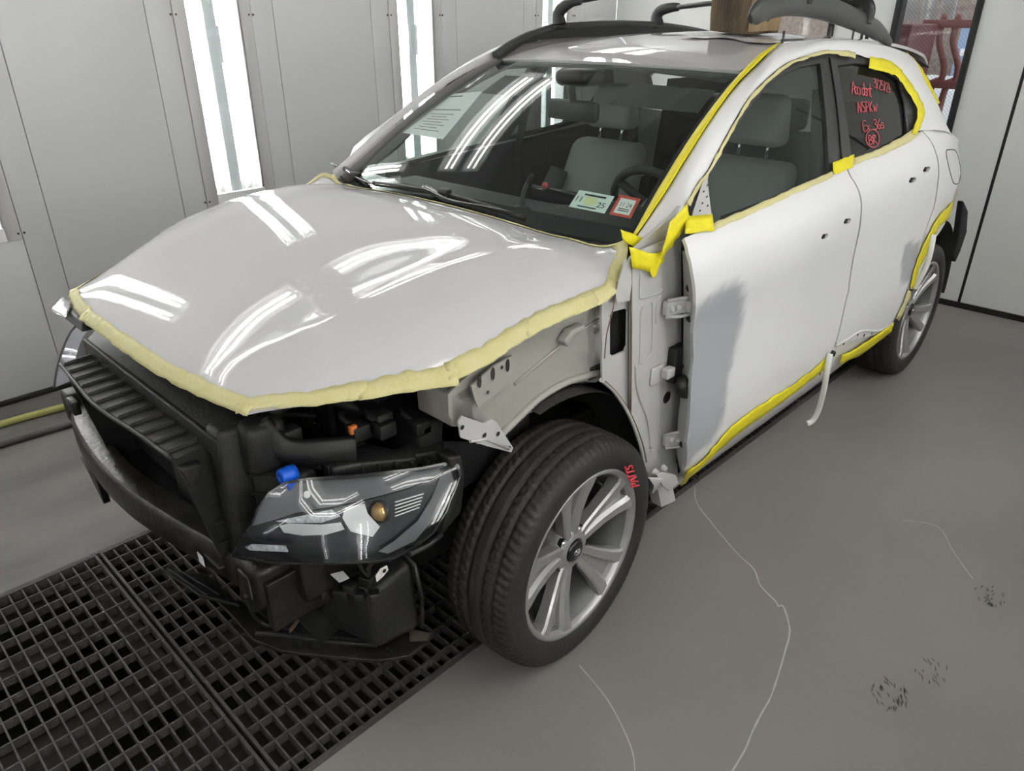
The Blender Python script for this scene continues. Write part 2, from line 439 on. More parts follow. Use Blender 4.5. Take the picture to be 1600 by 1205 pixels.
# ------------------------------------------------------------------ end wall with the booth doors and their windows
wall_e = MB()
wall_e.box((XE - .10, YR - .2, 2.45), (XE, YL + .2, ZC))
wall_e = wall_e.obj('wall_end', m_door, kind='structure', label='door end of the white paint booth')
# leaves: y ranges; windows inside two of them
leaves = [(-2.07, -1.10, None), (-1.10, -.18, (-.90, -.39)), (-.18, .735, (.016, .424)), (.735, 1.66, None), (1.66, 2.35, None)]
dn = 0
for (ya, yb, win) in leaves:
    dn += 1
    d = MB(); z0, z1 = .035, 2.45; WZ0, WZ1 = .62, 2.15
    ya2, yb2 = ya + .009, yb - .009
    if win:
        d.box((XE - .06, ya2, z0), (XE, win[0], z1)); d.box((XE - .06, win[1], z0), (XE, yb2, z1))
        d.box((XE - .06, win[0], z0), (XE, win[1], WZ0)); d.box((XE - .06, win[0], WZ1), (XE, win[1], z1))
    else: d.box((XE - .06, ya2, z0), (XE, yb2, z1))
    door = d.obj('door_%d' % dn, m_door, kind='structure', label='white booth door leaf with a wired glass window' if win else 'plain white booth door leaf with scuffed foot')
    sl = MB(); sl.box((XE - .05, yb - .008, .03), (XE - .002, yb + .008, z1)); sl.obj('door_seal', m_rubber, door)
    sl = MB(); sl.box((XE - .06, ya, .0), (XE + .012, yb, .034)); sl.obj('bottom_seal', m_rubber, door)
    if win:
        w = MB(); e = .03
        w.box((XE - .07, win[0] - e, WZ0 - e), (XE + .012, win[0] + .008, WZ1 + e)); w.box((XE - .07, win[1] - .008, WZ0 - e), (XE + .012, win[1] + e, WZ1 + e))
        w.box((XE - .07, win[0], WZ0 - e), (XE + .012, win[1], WZ0 + .008)); w.box((XE - .07, win[0], WZ1 - .008), (XE + .012, win[1], WZ1 + e))
        w.obj('window_gasket', m_rubber, door, bevel=.004)
        MB().box((XE - .035, win[0], WZ0), (XE - .029, win[1], WZ1)).obj('window_pane', m_pane, door)
        if win[0] > 0:
            wm = MB(); L_ = .022
            n = int((win[1] - win[0] + WZ1 - WZ0) / L_)
            for i in range(n):
                for sgn in (1, -1):
                    o0 = win[0] - (WZ1 - WZ0) + i * L_ if sgn > 0 else win[0] + i * L_
                    pts = []
                    for zz in (WZ0, WZ1):
                        pts.append((o0 + sgn * (zz - WZ0), zz))
                    (a, za), (b, zb2) = pts
                    # clip to the window
                    def clip(y): return za + (y - a) * (zb2 - za) / (b - a)
                    lo, hi = sorted((a, b)); lo2, hi2 = max(lo, win[0]), min(hi, win[1])
                    if hi2 - lo2 < .01: continue
                    p, q = Vector((XE - .032, lo2, clip(lo2))), Vector((XE - .032, hi2, clip(hi2)))
                    t = (q - p).normalized(); nn = Vector((0, -t.z, t.y)) * .0006
                    wm.add([p - nn, q - nn, q + nn, p + nn], [(0, 1, 2, 3)])
            wm.obj('wire_mesh', m_screw, door, kind='stuff')
# front wall and ceiling
MB().box((XF, YR - .2, 0), (XF + .1, YL + .2, ZC)).obj('wall_front', m_door, kind='structure', label='booth wall at the nose end')
ceil = MB().box((XE - .1, YR - .26, ZC + .02), (XF + .1, YL + .26, ZC + .1)).obj('ceiling', m_ceilf, kind='structure', label='booth ceiling with filter panels')
nx = 6
for i in range(nx):
    for j in range(3):
        x0 = XE + .15 + i * (XF - XE - .3) / nx; x1 = x0 + (XF - XE - .3) / nx
        y0 = YR + .52 + j * (YL - YR - 1.04) / 3; y1 = y0 + (YL - YR - 1.04) / 3
        MB().box((x0 + .03, y0 + .03, ZC + .012), (x1 - .03, y1 - .03, ZC + .019)).obj('filter_panel', m_ceil, ceil)

# slanted lamp rows between wall and ceiling on both sides
HIP = [(-3.80, -2.62), (-2.15, -.62), (-.20, 1.33), (1.75, 3.28)]
def hip_row(Y, s, side, hips):
    d = Vector((0, s * .7071, .7071)); n = Vector((0, s * .7071, -.7071))           # up the slope, into the room
    o = Vector((0, Y, ZH)); W_ = .7071
    def slab(x0, x1, a, b, h0, h1, name, m, parent):
        c = [o + d * u + n * h + Vector((x, 0, 0)) for h in (h0, h1) for x, u in ((x0, a), (x1, a), (x1, b), (x0, b))]
        return MB().hexa(c).obj(name, m, parent)
    prev = XE
    for x0, x1 in hips:
        slab(prev, x0 - .02, 0, W_, -.03, 0, 'slanted_panel', m_wall, ceil); slab(x0 - .02, x1 + .02, 0, .13, -.03, 0, 'slanted_panel', m_wall, ceil); slab(x0 - .02, x1 + .02, W_ - .13, W_, -.03, 0, 'slanted_panel', m_wall, ceil)
        prev = x1 + .02
    slab(prev, XF, 0, W_, -.03, 0, 'slanted_panel', m_wall, ceil)
    for k, (x0, x1) in enumerate(hips):
        t = empty('ceiling_light', label='slanted fluorescent light row under the ceiling ' + side + ', ' + ('first', 'second', 'third', 'fourth')[k] + ' from the door end', cat='light fixture', group='slanted lights under the ceiling ' + side)
        slab(x0 - .02, x1 + .02, .13, W_ - .13, -.16, -.15, 'reflector_housing', m_refl, t)
        for q0, q1 in ((.13, .135), (W_ - .135, W_ - .13)): slab(x0 - .02, x1 + .02, q0, q1, -.15, -.03, 'housing_side', m_wall2, t)
        for e in (x0 - .02, x1 + .015): slab(e, e + .005, .13, W_ - .13, -.15, -.03, 'housing_end', m_wall2, t)
        slab(x0, x1, W_ / 2 - .03, W_ / 2 + .03, -.09, -.07, 'centre_cover', m_bar, t)
        for u in (-.150, -.090, .090, .150):
            p = o + d * (W_ / 2 + u) - n * .10
            MB().cyl(p + Vector((x0 + .03, 0, 0)), p + Vector((x1 - .03, 0, 0)), .0135, 10).obj('lamp_tube', m_tube, t)
        slab(x0 - .02, x1 + .02, .13, W_ - .13, -.022, -.018, 'glass_pane', m_pane, t)
hip_row(YR, 1, 'above the far wall', HIP); hip_row(YL, -1, 'behind the camera', HIP[1:])
grid = MB()
for i in range(nx + 1):
    x0 = XE + .15 + i * (XF - XE - .3) / nx; grid.box((x0 - .03, YR + .5, ZC - .01), (x0 + .03, YL - .5, ZC + .015))
for j in range(4):
    y0 = YR + .52 + j * (YL - YR - 1.04) / 3; grid.box((XE, y0 - .03, ZC - .011), (XF, y0 + .03, ZC + .015))
grid.obj('filter_frame', m_ceilf, ceil)

# ------------------------------------------------------------------ hoses along the far wall
def hose(name, pts, r, m, label):
    P = smooth_path(pts, 8); return MB().tube(P, r, 10).obj(name, m, label=label, cat='hose')
hose('air_hose', [(3.5, -1.86, .016), (1.4, -1.85, .016), (.8, -1.835, .016), (.3, -1.80, .016), (-.8, -1.80, .016), (-2.2, -1.86, .016), (-3.4, -1.84, .016)], .016, m_hose, 'yellow green air hose lying along the far wall')
hose('power_cable', [(3.5, -1.66, .013), (1.4, -1.65, .013), (.8, -1.635, .013), (.3, -1.60, .013), (-.8, -1.62, .013), (-2.2, -1.66, .013), (-3.2, -1.7, .013)], .013, m_hose2, 'dark grey cable on the floor beside the green hose')

# ------------------------------------------------------------------ what shows through the door window
m_red = mat('cart_red_brown', (.13, .035, .032), .55, var=.4, vscale=5, vcol=(.09, .03, .028))
m_redl = mat('rack_red', (.22, .075, .065), .5)
m_strip = mat('curtain_grey', (.62, .60, .59), .5)
m_blue = mat('container_blue', (.22, .30, .42), .5)
m_carw = mat('parked_car_white', (.75, .77, .78), .3)
m_cond = mat('outside_ground', (.30, .24, .21), .9, var=.8, vscale=3, vcol=(.38, .33, .29))
m_brick = mat('brick_brown', (.20, .15, .12), .9, var=.8, vscale=20, vcol=(.33, .28, .23))
bbox('yard_ground', (XE - 5.5, -6, .0), (XE - 2.2, 6, .012), m_cond, kind='structure', label='brown yard ground outside the booth window')
sc = empty('steel_cabinet', (XE - .62, -.12, 0), label='dark red steel cabinet outside behind the window', cat='cabinet')
for a, b, n in (((-.25, -.42, .45), (.25, .10, 1.60), 'body'), ((.25, -.40, .48), (.262, .08, 1.575), 'door')): bbox(n, a, b, m_red, sc, bevel=.01)
bbox('foot', (-.2, -.38, 0), (.2, .02, .45), m_red, sc)
rk = empty('red_pipe_rack', (XE - .95, .02, 0), label='red painted pipe rack outside behind the window', cat='rack')
for dy, n in ((-.02, 'post'), (.07, 'post')):
    MB().tube(smooth_path([(0, dy, 0), (0, dy, 1.15), (0, dy + .05, 1.22), (0, dy + .05, 1.34), (0, dy - .02, 1.5), (0, dy - .02, 1.66)], 4), .022, 8).obj(n, m_redl, rk)
for zz in (1.60, 1.22, .72): bbox('rail', (-.025, -.16, zz - .025), (.025, .22, zz + .025), m_redl, rk)
ct = empty('strip_curtain', (XE - 1.6, -.35, 0), label='grey plastic strip curtain hanging outside the window', cat='curtain')
for i in range(6):
    MB().tube([(0, -.5 + i * .13, 1.62), (.03 * (i % 2), -.5 + i * .13, 2.6)], .055, 8, flat=(.25, 1)).obj('strip', m_strip, ct)
pc = empty('parked_car', (XE - 2.9, -.55, 0), label='white car parked in the yard outside the window', cat='car')
P = [(-.9, .25), (.9, .25), (.9, .62), (.55, .74), (.30, 1.08), (-.45, 1.1), (-.8, .78), (-.9, .7)]
MB().prism([(0, y, z) for y, z in P], (-1.2, 0, 0)).obj('body', m_carw, pc, bevel=.06)
for yy_ in (-.55, .55): MB().lathe([(.0, 0), (.3, 0), (.3, .2), (0, .2)], 20, 'x', (-.1, yy_, .30)).obj('wheel', m_rubber, pc)
bc = empty('blue_bin', (XE - 4.7, -.70, 0), label='blue container in the yard outside the window', cat='container')
bbox('body', (-.25, -.18, 0), (.25, .22, 1.55), m_blue, bc, bevel=.02); bbox('lid', (-.27, -.20, 1.55), (.27, .24, 1.62), m_blue, bc, bevel=.02)
for i in range(3): bbox('placard', (.251, -.13, .95 + i * .16), (.256, .17, 1.02 + i * .16), m_carw, bc, bevel=.002)
bbox('yard_wall', (XE - 5.4, -6, 0), (XE - 5.2, 6, 2.9), m_brick, kind='structure', label='brown brick wall across the yard')
# ================================================================== the car
# frame: x forward from the front axle, y to the driver's side (towards the camera), z up from the floor
m_paint = mat('white_paint', (.58, .575, .585), .6, 0, .2, coat=.9, coat_r=.015, var=.5, vscale=2.2, vcol=(.55, .55, .56))
m_paintd = mat('white_paint_sanded', (.74, .74, .74), .33, 0, .5, coat=.15, coat_r=.2)
m_cream = mat('inner_panel_primer', (.37, .365, .325), .45, var=.5, vscale=7, vcol=(.31, .305, .27))
m_inner = mat('inner_white', (.52, .52, .505), .38, coat=.2, var=.5, vscale=9, vcol=(.45, .45, .43))
m_rust = mat('dirt_brown', (.20, .13, .08), .9)
m_black = mat('black_plastic', (.010, .010, .0105), .5, bump=.08, bscale=160)
m_blackg = mat('black_gloss', (.012, .012, .014), .12)
m_trim = mat('window_trim_black', (.03, .03, .032), .38)
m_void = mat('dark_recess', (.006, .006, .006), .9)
m_liner = mat('wheel_liner', (.022, .022, .023), .75, bump=.3, bscale=40, var=.8, vscale=6, vcol=(.05, .048, .045))
m_tapey = mat('bright_yellow_tape', (.80, .70, .012), .5, bump=.35, bscale=60, var=.5, vscale=25, vcol=(.70, .60, .01))
m_tapep = mat('pale_masking_tape', (.60, .55, .25), .6, bump=.35, bscale=70, var=.6, vscale=18, vcol=(.66, .62, .36))
m_strip_w = mat('white_plastic_strip', (.70, .70, .66), .5)
g_shield = glass('windshield_glass', (.86, .93, .905), 1.0)
g_door = glass('side_glass', (.82, .90, .875), .9, haze=.03, hazecol=(.4, .45, .44))
g_dark = glass('privacy_glass', (.20, .21, .21), 1.0, haze=.012)
def primed(name, base):
    """paint with sprayed grey primer where the attribute says so"""
    m = base.copy(); m.name = name; nt = m.node_tree; b = nt.nodes['Principled BSDF']
    a = nt.nodes.new('ShaderNodeAttribute'); a.attribute_name = 'primer'
    x = nt.nodes.new('ShaderNodeMix'); x.data_type = 'RGBA'; nt.links.new(a.outputs['Fac'], x.inputs[0])
    x.inputs[6].default_value = (.74, .74, .74, 1); x.inputs[7].default_value = (.38, .39, .41, 1); nt.links.new(x.outputs[2], b.inputs['Base Color'])
    r = nt.nodes.new('ShaderNodeMapRange'); r.inputs[3].default_value = .33; r.inputs[4].default_value = .55; nt.links.new(a.outputs['Fac'], r.inputs[0]); nt.links.new(r.outputs[0], b.inputs['Roughness'])
    return m
m_prim = primed('white_paint_primed', m_paintd)

CAR = empty('car', (0, 0, 0), label='white crossover car with stripped front end and yellow masking tape in the paint booth', cat='car')

# ---- body surfaces -------------------------------------------------------------
def zb(x): return 1.152 + .052 * (-.4 - x)
def S(x, z):
    b = zb(x)
    if z <= b:
        y = interp([(.18, .72), (.28, .79), (.35, .838), (.42, .866), (.55, .876), (.72, .866), (.86, .870), (b - .20, .886), (b - .10, .882), (b - .04, .858), (b, .822)], z)
    else:
        d = z - b; y = .822 - .50 * d - .30 * d * d - .055 * sstep(-1.1, -.45, x) * min(1, d / .08)
    y -= .035 * sstep(-.95, -.25, x)
    if x < -2.2: y -= .11 * ((-2.2 - x) / .8) ** 2
    if x < -2.0: y -= .06 * sstep(-2.0, -2.8, x) * sstep(.92, 1.1, z)
    if x < -1.9 and z > b: y -= .07 * ((-1.9 - x) / 1.0) ** 2 * min(1, (z - b) / .12)
    return y
fS = lambda u, v: Vector((u, S(u, v), v))
def onS(px, py):
    p = hit(px, py, lambda P: P.y - S(P.x, P.z)); return (p.x, p.z)
def SP(L): return [onS(*p) for p in L]
ZC_T = [(-.34, 1.098), (-.1, 1.136), (.1, 1.128), (.3, 1.094), (.5, 1.045), (.64, .992), (.72, .952), (.78, .91)]
HE_Y = [(-.33, .66), (-.305, .69), (-.20, .748), (-.145, .762), (-.03, .764), (.13, .758), (.262, .746), (.345, .728), (.45, .668), (.60, .585), (.712, .508), (.76, .47)]
HE_Z = [(-.33, 1.12), (-.285, 1.112), (-.22, 1.068), (-.145, 1.024), (-.03, 1.013), (.13, 1.003), (.262, .972), (.345, .944), (.45, .941), (.60, .937), (.712, .930), (.78, .90)]
def Hd(x, y):
    a = abs(y); z = interp(ZC_T, x) - .022 * (a / .5) ** 2
    z += .007 * math.exp(-((a - (.46 + .08 * sstep(.6, -.2, x))) / .06) ** 2) * sstep(.72, .3, x)      # crest lines
    ye = interp(HE_Y, x); wd = .17 + .05 * sstep(.3, .6, x); e = ye - wd
    if a > e:
        zc = interp(ZC_T, x) - .022 * (ye / .5) ** 2
        t = (a - e) / wd; z -= (zc - interp(HE_Z, x)) * t ** 2.2
    return z
fH = lambda u, v: Vector((u, v, Hd(u, v)))
def onH(px, py):
    p = hit(px, py, lambda P: P.z - Hd(P.x, P.y)); return (p.x, p.y)
ROOF_T = [(-3.2, 1.43), (-2.9, 1.502), (-2.4, 1.562), (-1.9, 1.584), (-1.5, 1.574), (-1.2, 1.540), (-1.0, 1.497)]
def Rf(x, y): return interp(ROOF_T, x) - .030 * (y / .56) ** 2
fR = lambda u, v: Vector((u, v, Rf(u, v)))
def Wf(u, v):
    """windshield: u across -1..1, v 0 cowl .. 1 roof"""
    yb_, yt = .668 * u, .555 * u
    B = Vector((-.262 - .095 * u * u, yb_, 1.085 + .012 * (1 - u * u))); T = Vector((-.995 - .075 * u * u, yt, 0)); T.z = Rf(T.x, T.y) - .004
    p = B.lerp(T, v); k = 4 * v * (1 - v)
    return p + Vector((.014, 0, .030)) * k
fW = lambda u, v: Wf(u, v)
def project(P):
    d = P - CAM; q = AX * d.x + AY * d.y + AZ * d.z
    return Vector((800 + FPX * q.x / q.z, 602.5 + FPX * q.y / q.z))
def onP(px, py, fn, u=0., v=.5):
    for _ in range(14):
        p = project(fn(u, v)); e = 1e-3
        a = (project(fn(u + e, v)) - p) / e; b = (project(fn(u, v + e)) - p) / e; r = Vector((px, py)) - p
        D = a.x * b.y - a.y * b.x
        u += (r.x * b.y - r.y * b.x) / D; v += (a.x * r.y - a.y * r.x) / D
    return (u, v)
def mirror(o, parent, name=None, lower=False):
    me = o.data.copy()
    if lower:                                   # the far sill line sits a little lower
        for v in me.vertices: v.co.z -= .07 * sstep(1.50, 1.25, v.co.z) * sstep(.5, .9, v.co.z)
    me.transform(Matrix.Scale(-1, 4, Vector((0, 1, 0)))); me.flip_normals()
    c = bpy.data.objects.new(name or o.name.split('.')[0], me); COL.objects.link(c); c.parent = parent
    return c
def strip_on(name, A, B, fn_pts, m, parent, n=4, thick=(0, .0012, 0), **kw):
    a = smooth_path([Vector(p).to_3d() for p in A], n); b = smooth_path([Vector(p).to_3d() for p in B], n)
    return MB().strip([fn_pts(p.x, p.y) for p in a], [fn_pts(p.x, p.y) for p in b], thick).obj(name, m, parent, **kw)
def resample(P, n):
    P = [Vector(p) for p in P]; L = [0]
    for i in range(1, len(P)): L.append(L[-1] + (P[i] - P[i - 1]).length)
    out = []
    for k in range(n):
        t = L[-1] * k / (n - 1); i = 0
        while i < len(L) - 2 and L[i + 1] < t: i += 1
        f = (t - L[i]) / max(1e-9, L[i + 1] - L[i]); out.append(P[i].lerp(P[i + 1], min(1, max(0, f))))
    return out
def tape(name, A, B, surf, m, parent, n=14, wrinkle=.0015, off=.0022, **kw):
    """masking tape laid on a surface: pixel paths A and B, surf(px,py)->(Vector point, Vector normal)"""
    a = resample(smooth_path([(p[0], p[1], 0) for p in A], 4), n); b = resample(smooth_path([(p[0], p[1], 0) for p in B], 4), n)
    rows = []
    for k in range(4):
        t = k / 3; row = []
        for i in range(n):
            q = a[i].lerp(b[i], t); jit = .7 if 0 < k < 3 else 1.0
            p, nn = surf(q.x + random.uniform(-jit, jit), q.y + random.uniform(-jit, jit)); row.append(p + nn * (off + random.uniform(0, wrinkle)))
        rows.append(row)
    mb = MB(); vs = [p for r in rows for p in r]
    fs = [(k * n + i, k * n + i + 1, (k + 1) * n + i + 1, (k + 1) * n + i) for k in range(3) for i in range(n - 1)]
    mb.add(vs, fs, True)
    o = mb.obj(name, m, parent, **kw)
    sd = o.modifiers.new('thickness', 'SOLIDIFY'); sd.thickness = .0008; sd.offset = 0
    return o
def surfS(px, py):
    x, z = onS(px, py); e = 2e-3; p = fS(x, z); n = (fS(x, z + e) - p).cross(fS(x + e, z) - p).normalized()
    return p, (n if n.y > 0 else -n)
def surfH(px, py):
    x, y = onH(px, py); e = 2e-3; p = fH(x, y); n = (fH(x + e, y) - p).cross(fH(x, y + e) - p).normalized()
    return p, (n if n.z > 0 else -n)
def plane_y(y): return lambda px, py: (at(px, py, 'y', y), Vector((0, 1, 0)))

# ---- hood ------------------------------------------------------------------------
half = [(.752, 0), (.748, .2), (.735, .36), (.712, .505), (.60, .583), (.45, .665), (.345, .726), (.262, .744), (.13, .756), (-.03, .762), (-.145, .760), (-.20, .745), (-.285, .698), (-.305, .66), (-.262, .48), (-.246, .2), (-.242, 0)]
hood_poly = half + [(x, -y) for x, y in half[-2:0:-1]]
hood = sheet('hood', hood_poly, fH, m_paint, CAR, step=.035, thick=.012, outward=(0, 0, 1), label='glossy white hood edged with pale masking tape')
# pale tape pieces around its edge
hp = lambda L: L
TL = 'pale yellow masking tape along the hood edge'
def hood_tape(pts_out, w, name='masking_tape', n=16, over=.006):
    w *= .72
    """strip following the hood edge in plan, w wide, lapping over the rim"""
    P = resample([Vector((x, y, 0)) for x, y in pts_out], n); rows = [[], [], [], []]
    for i, p in enumerate(P):
        t = (P[min(i + 1, n - 1)] - P[max(i - 1, 0)]).normalized(); nn = Vector((-t.y, t.x, 0))
        if nn.dot(Vector((.2, 0, 0)) - p) < 0: nn = -nn
        for k, d in enumerate((-over, 0, w * .5, w)):
            q = p + nn * (d + random.uniform(-.0025, .0025) * (k == 3 or k == 0)); z = Hd(q.x, q.y) + .0022 + random.uniform(0, .0012)
            if d < 0: z = Hd(p.x, p.y) + .001 - .006
            rows[k].append(Vector((q.x, q.y, z)))
    mb = MB(); vs = [p for r in rows for p in r]
    mb.add(vs, [(k * n + i, k * n + i + 1, (k + 1) * n + i + 1, (k + 1) * n + i) for k in range(3) for i in range(n - 1)], True)
    o = mb.obj(name, m_tapep, hood); sd = o.modifiers.new('thickness', 'SOLIDIFY'); sd.thickness = .0008; sd.offset = 0
    return o
hood_tape([(.745, -.28), (.737, -.36), (.722, -.44), (.700, -.53)], .030); hood_tape([(.748, -.30), (.753, 0), (.749, .18), (.741, .30)], .032, n=20); hood_tape([(.743, .28), (.735, .36), (.724, .44), (.703, .52)], .034, n=12)
hood_tape([(.716, .490), (.60, .585), (.50, .642)], .030); hood_tape([(.52, .632), (.45, .668), (.335, .735)], .030)
hood_tape([(.352, .722), (.262, .748), (.13, .757)], .032); hood_tape([(.15, .756), (-.03, .762), (-.10, .763)], .032); hood_tape([(-.08, .763), (-.145, .764), (-.20, .748)], .034, n=10)
hood_tape([(-.18, .756), (-.285, .705), (-.302, .668)], .036, n=10)
hood_tape([(-.306, .69), (-.285, .575), (-.262, .48), (-.246, .2)], .018, n=18); hood_tape([(-.247, .22), (-.242, 0), (-.246, -.2), (-.256, -.42)], .018, n=18); hood_tape([(-.255, -.4), (-.262, -.48), (-.305, -.67)], .020, n=14)
hood_tape([(-.306, -.64), (-.285, -.705), (-.20, -.748), (-.1, -.763)], .022, n=14); hood_tape([(.2, -.752), (.345, -.728), (.45, -.668), (.60, -.585), (.714, -.50)], .026, n=20)

# ---- roof and windshield -------------------------------------------------------------
rp = [(-.995, 0), (-1.012, .25), (-1.07, .535), (-1.4, .552), (-1.9, .548), (-2.4, .535), (-2.9, .50), (-3.12, .46), (-3.16, 0)]
roof = sheet('roof_panel', rp + [(x, -y) for x, y in rp[-2:0:-1]], fR, m_paint, CAR, step=.06, thick=.012, outward=(0, 0, 1))
ws = sheet('windshield', [(-1, 0), (1, 0), (1, 1), (-1, 1)], fW, g_shield, CAR, step=.08, thick=.0, outward=(1, 0, 1), label='tinted windshield with stickers and wipers')
fr_ = MB()
def band(u0, u1, v0, v1, nu, nv, off=-.006):
    return lambda a, b: Wf(u0 + (u1 - u0) * a, v0 + (v1 - v0) * b) + Vector((off * .45, 0, off * .9))
fr_.grid(band(-1, 1, 0, .075, 1, 1), 30, 2); fr_.grid(band(-1, 1, .955, 1, 1, 1), 30, 2); fr_.grid(band(-1, -.955, 0, 1, 1, 1), 2, 20); fr_.grid(band(.955, 1, 0, 1, 1, 1), 2, 20)
fr_.grid(band(-.12, .12, .86, .96, 1, 1), 8, 3)
fr_.obj('frit_band', m_blackg, ws)

# ---- driver's side: pillar and roof side rail -------------------------------------------
inn = [(992, 374, .70), (1029, 319, .685), (1065, 261, .67), (1110, 190, .645), (1147, 139, .62), (1181, 104, .60), (1215, 72, .58), (1230, 66, .575), (1260, 63, .575), (1297, 60, .575), (1335, 63, .572), (1372, 72, .565), (1406, 83, .56), (1429, 100, .575), (1447, 130, 0), (1466, 164, 0), (1479, 195, 0), (1490, 216, 0)]
out = [(1072, 317), (1089, 287), (1108, 261), (1144, 194), (1170, 152), (1200, 121), (1230, 98), (1260, 87), (1290, 80), (1335, 84), (1357, 91), (1387, 96), (1406, 112), (1429, 145), (1442, 171), (1436, 196), (1432, 205)]
I3 = [at(a, b, 'y', y) if y else fS(*onS(a, b)) for a, b, y in inn]
O3 = [at(1002, 386, 'y', .718), at(1048, 348, 'y', .738)] + [fS(*onS(*p)) for p in out]
NI = 56
Ic = resample(smooth_path(I3, 6), NI); Oc = resample(smooth_path(O3, 6), NI)
PIL_IN = smooth_path(I3, 6); PIL_OUT = smooth_path(O3, 6)
def pill(a, b):
    k = a * (NI - 1); i = min(NI - 2, int(k)); f = k - i
    p = Ic[i].lerp(Ic[i + 1], f); q = Oc[i].lerp(Oc[i + 1], f)
    if b < 0: return p + (Vector((0, b * .05, b * .018)) if a > .36 else Vector((-.004 * b, b * .004, b * .03)))
    d = q - p; r = p + d * b
    n = Vector((0, .7, .7)); return r + n * (.22 * d.length * b * (1 - b))
mb = MB()
bs = [-1, -.4, 0, .12, .25, .4, .55, .7, .85, 1]
vs = [pill(i / 110, b) for i in range(111) for b in bs]; nb_ = len(bs)
mb.add(vs, [(i * nb_ + j, (i + 1) * nb_ + j, (i + 1) * nb_ + j + 1, i * nb_ + j + 1) for i in range(110) for j in range(nb_ - 1)], True)
side_up = mb.obj('pillar_and_roof_side', m_paintd, CAR, label='white windshield pillar and roof side')
mirror(side_up, CAR)

# ---- door and quarter skins -----------------------------------------------------------------
split = [(1323, 262), (1329, 276), (1342, 299), (1346, 318), (1345, 340), (1337, 386), (1326, 454), (1306, 536)]
fd_px = [(1069, 372), (1110, 355), (1165, 332), (1245, 294), (1300, 269)] + [(x - 1.1, y) for x, y in split] + [(1289, 572), (1279, 580), (1248, 603), (1208, 632), (1165, 663), (1129, 692), (1094, 727), (1068, 748), (1069, 735), (1073, 692), (1079, 625), (1084, 559), (1086, 493), (1083, 426), (1076, 396)]
fd = SP(fd_px)
hh = lambda c: SP([(c[0] + r[0], c[1] + r[1]) for r in ((-6, 2), (-3, -4), (4, -5), (6, -2), (3, 3), (-4, 5))])
h_front = [hh((1289, 370)), hh((1324, 346))]; h_rear = [hh((1426, 282)), hh((1448, 265))]
front_door = sheet('front_door', fd, fS, m_prim, CAR, step=.022, thick=.010, holes=h_front, outward=(0, 1, 0), label='white front door with grey primer patch at its leading edge')
rear_cut = [(1441, 205), (1462, 238), (1467, 272), (1459, 325), (1440, 380), (1425, 425), (1418, 452)]
rd_px = [(x + 1.1, y) for x, y in split[::-1]] + [(1345, 250), (1380, 236), (1420, 216)] + [(x - .8, y) for x, y in rear_cut] + [(1408, 480), (1393, 507), (1372, 522), (1340, 530), (1318, 537)]
rear_door = sheet('rear_door', SP(rd_px), fS, m_prim, CAR, step=.024, thick=.010, holes=h_rear, outward=(0, 1, 0), label='white rear door with small grey primer patch')
arch_up = [(1513, 299), (1501, 305), (1480, 321), (1463, 340), (1451, 361), (1436, 392), (1426, 421), (1420, 450)]
arch_lo = [(1513, 312), (1492, 330), (1470, 350), (1459, 367), (1447, 394), (1434, 420), (1426, 450)]
q0 = SP([(x + .8, y) for x, y in rear_cut]); q1 = SP([(1426, 452), (1436, 430), (1449, 400), (1461, 372), (1473, 356), (1494, 340)])
quarter_poly = q0 + q1 + [(-2.84, .80), (-2.95, .70), (-3.02, .62), (-3.20, .62), (-3.24, .80), (-3.24, .95), (-3.16, 1.06)] + SP([(1491, 212), (1479, 205), (1465, 202), (1450, 199)])
quarter = sheet('quarter_panel', quarter_poly, fS, m_paintd, CAR, step=.03, thick=.010, outward=(0, 1, 0))
sill_px = [(1020, 752), (1062, 752), (1094, 726), (1165, 660), (1248, 600), (1306, 540), (1350, 524), (1395, 503), (1392, 528), (1372, 547), (1345, 565), (1308, 588), (1250, 628), (1165, 690), (1094, 748), (1040, 790), (1022, 775)]
sill = sheet('rocker_sill', [onS(*p) for p in sill_px], fS, m_paintd, CAR, step=.03, thick=.010, off=-.012, outward=(0, 1, 0))
for o in (front_door, rear_door, sill): mirror(o, CAR, lower=True)
mirror(quarter, CAR)
def primer(o, polys, soft=.022):
    me = o.data; at_ = me.attributes.new('primer', 'FLOAT', 'POINT')
    P = [SP(p) for p in polys]
    for i, v in enumerate(me.vertices):
        x, z = v.co.x, v.co.z; w = 0
        for p in P:
            d = 9
            for k in range(len(p)):
                a, b = Vector(p[k]), Vector(p[(k + 1) % len(p)]); q = Vector((x, z)); t = max(0, min(1, (q - a).dot(b - a) / max(1e-9, (b - a).length_squared))); d = min(d, (a + (b - a) * t - q).length)
            sd = d if inside((x, z), p) else -d
            w = max(w, sstep(-soft * .5, soft, sd + random.uniform(-.006, .006)))
        at_.data[i].value = w
primer(front_door, [[(1086, 480), (1102, 466), (1130, 446), (1145, 437), (1160, 443), (1165, 462), (1163, 495), (1152, 540), (1138, 605), (1130, 660), (1112, 692), (1085, 715), (1066, 738), (1060, 735), (1070, 640), (1078, 560), (1080, 500)]])
primer(rear_door, [[(1409, 402), (1413, 385), (1424, 376), (1437, 378), (1434, 405), (1422, 440), (1407, 444)]], .012)
for o in (hood,): pass
# handle recesses, pins and sockets seen in the handle holes
for c, o in (((1289, 370), front_door), ((1324, 346), front_door), ((1426, 282), rear_door), ((1448, 265), rear_door)):
    p, n = surfS(*c); MB().lathe([(0, -.04), (.028, -.04), (.028, -.012), (.02, -.011)], 14, 'y', p).obj('handle_opening', m_void, o)
    a, n = surfS(c[0] + 1, c[1] + 1); MB().box((a.x - .012, a.y - .018, a.z - .007), (a.x + .004, a.y - .006, a.z + .007)).obj('handle_catch', m_black, o, bevel=.002)
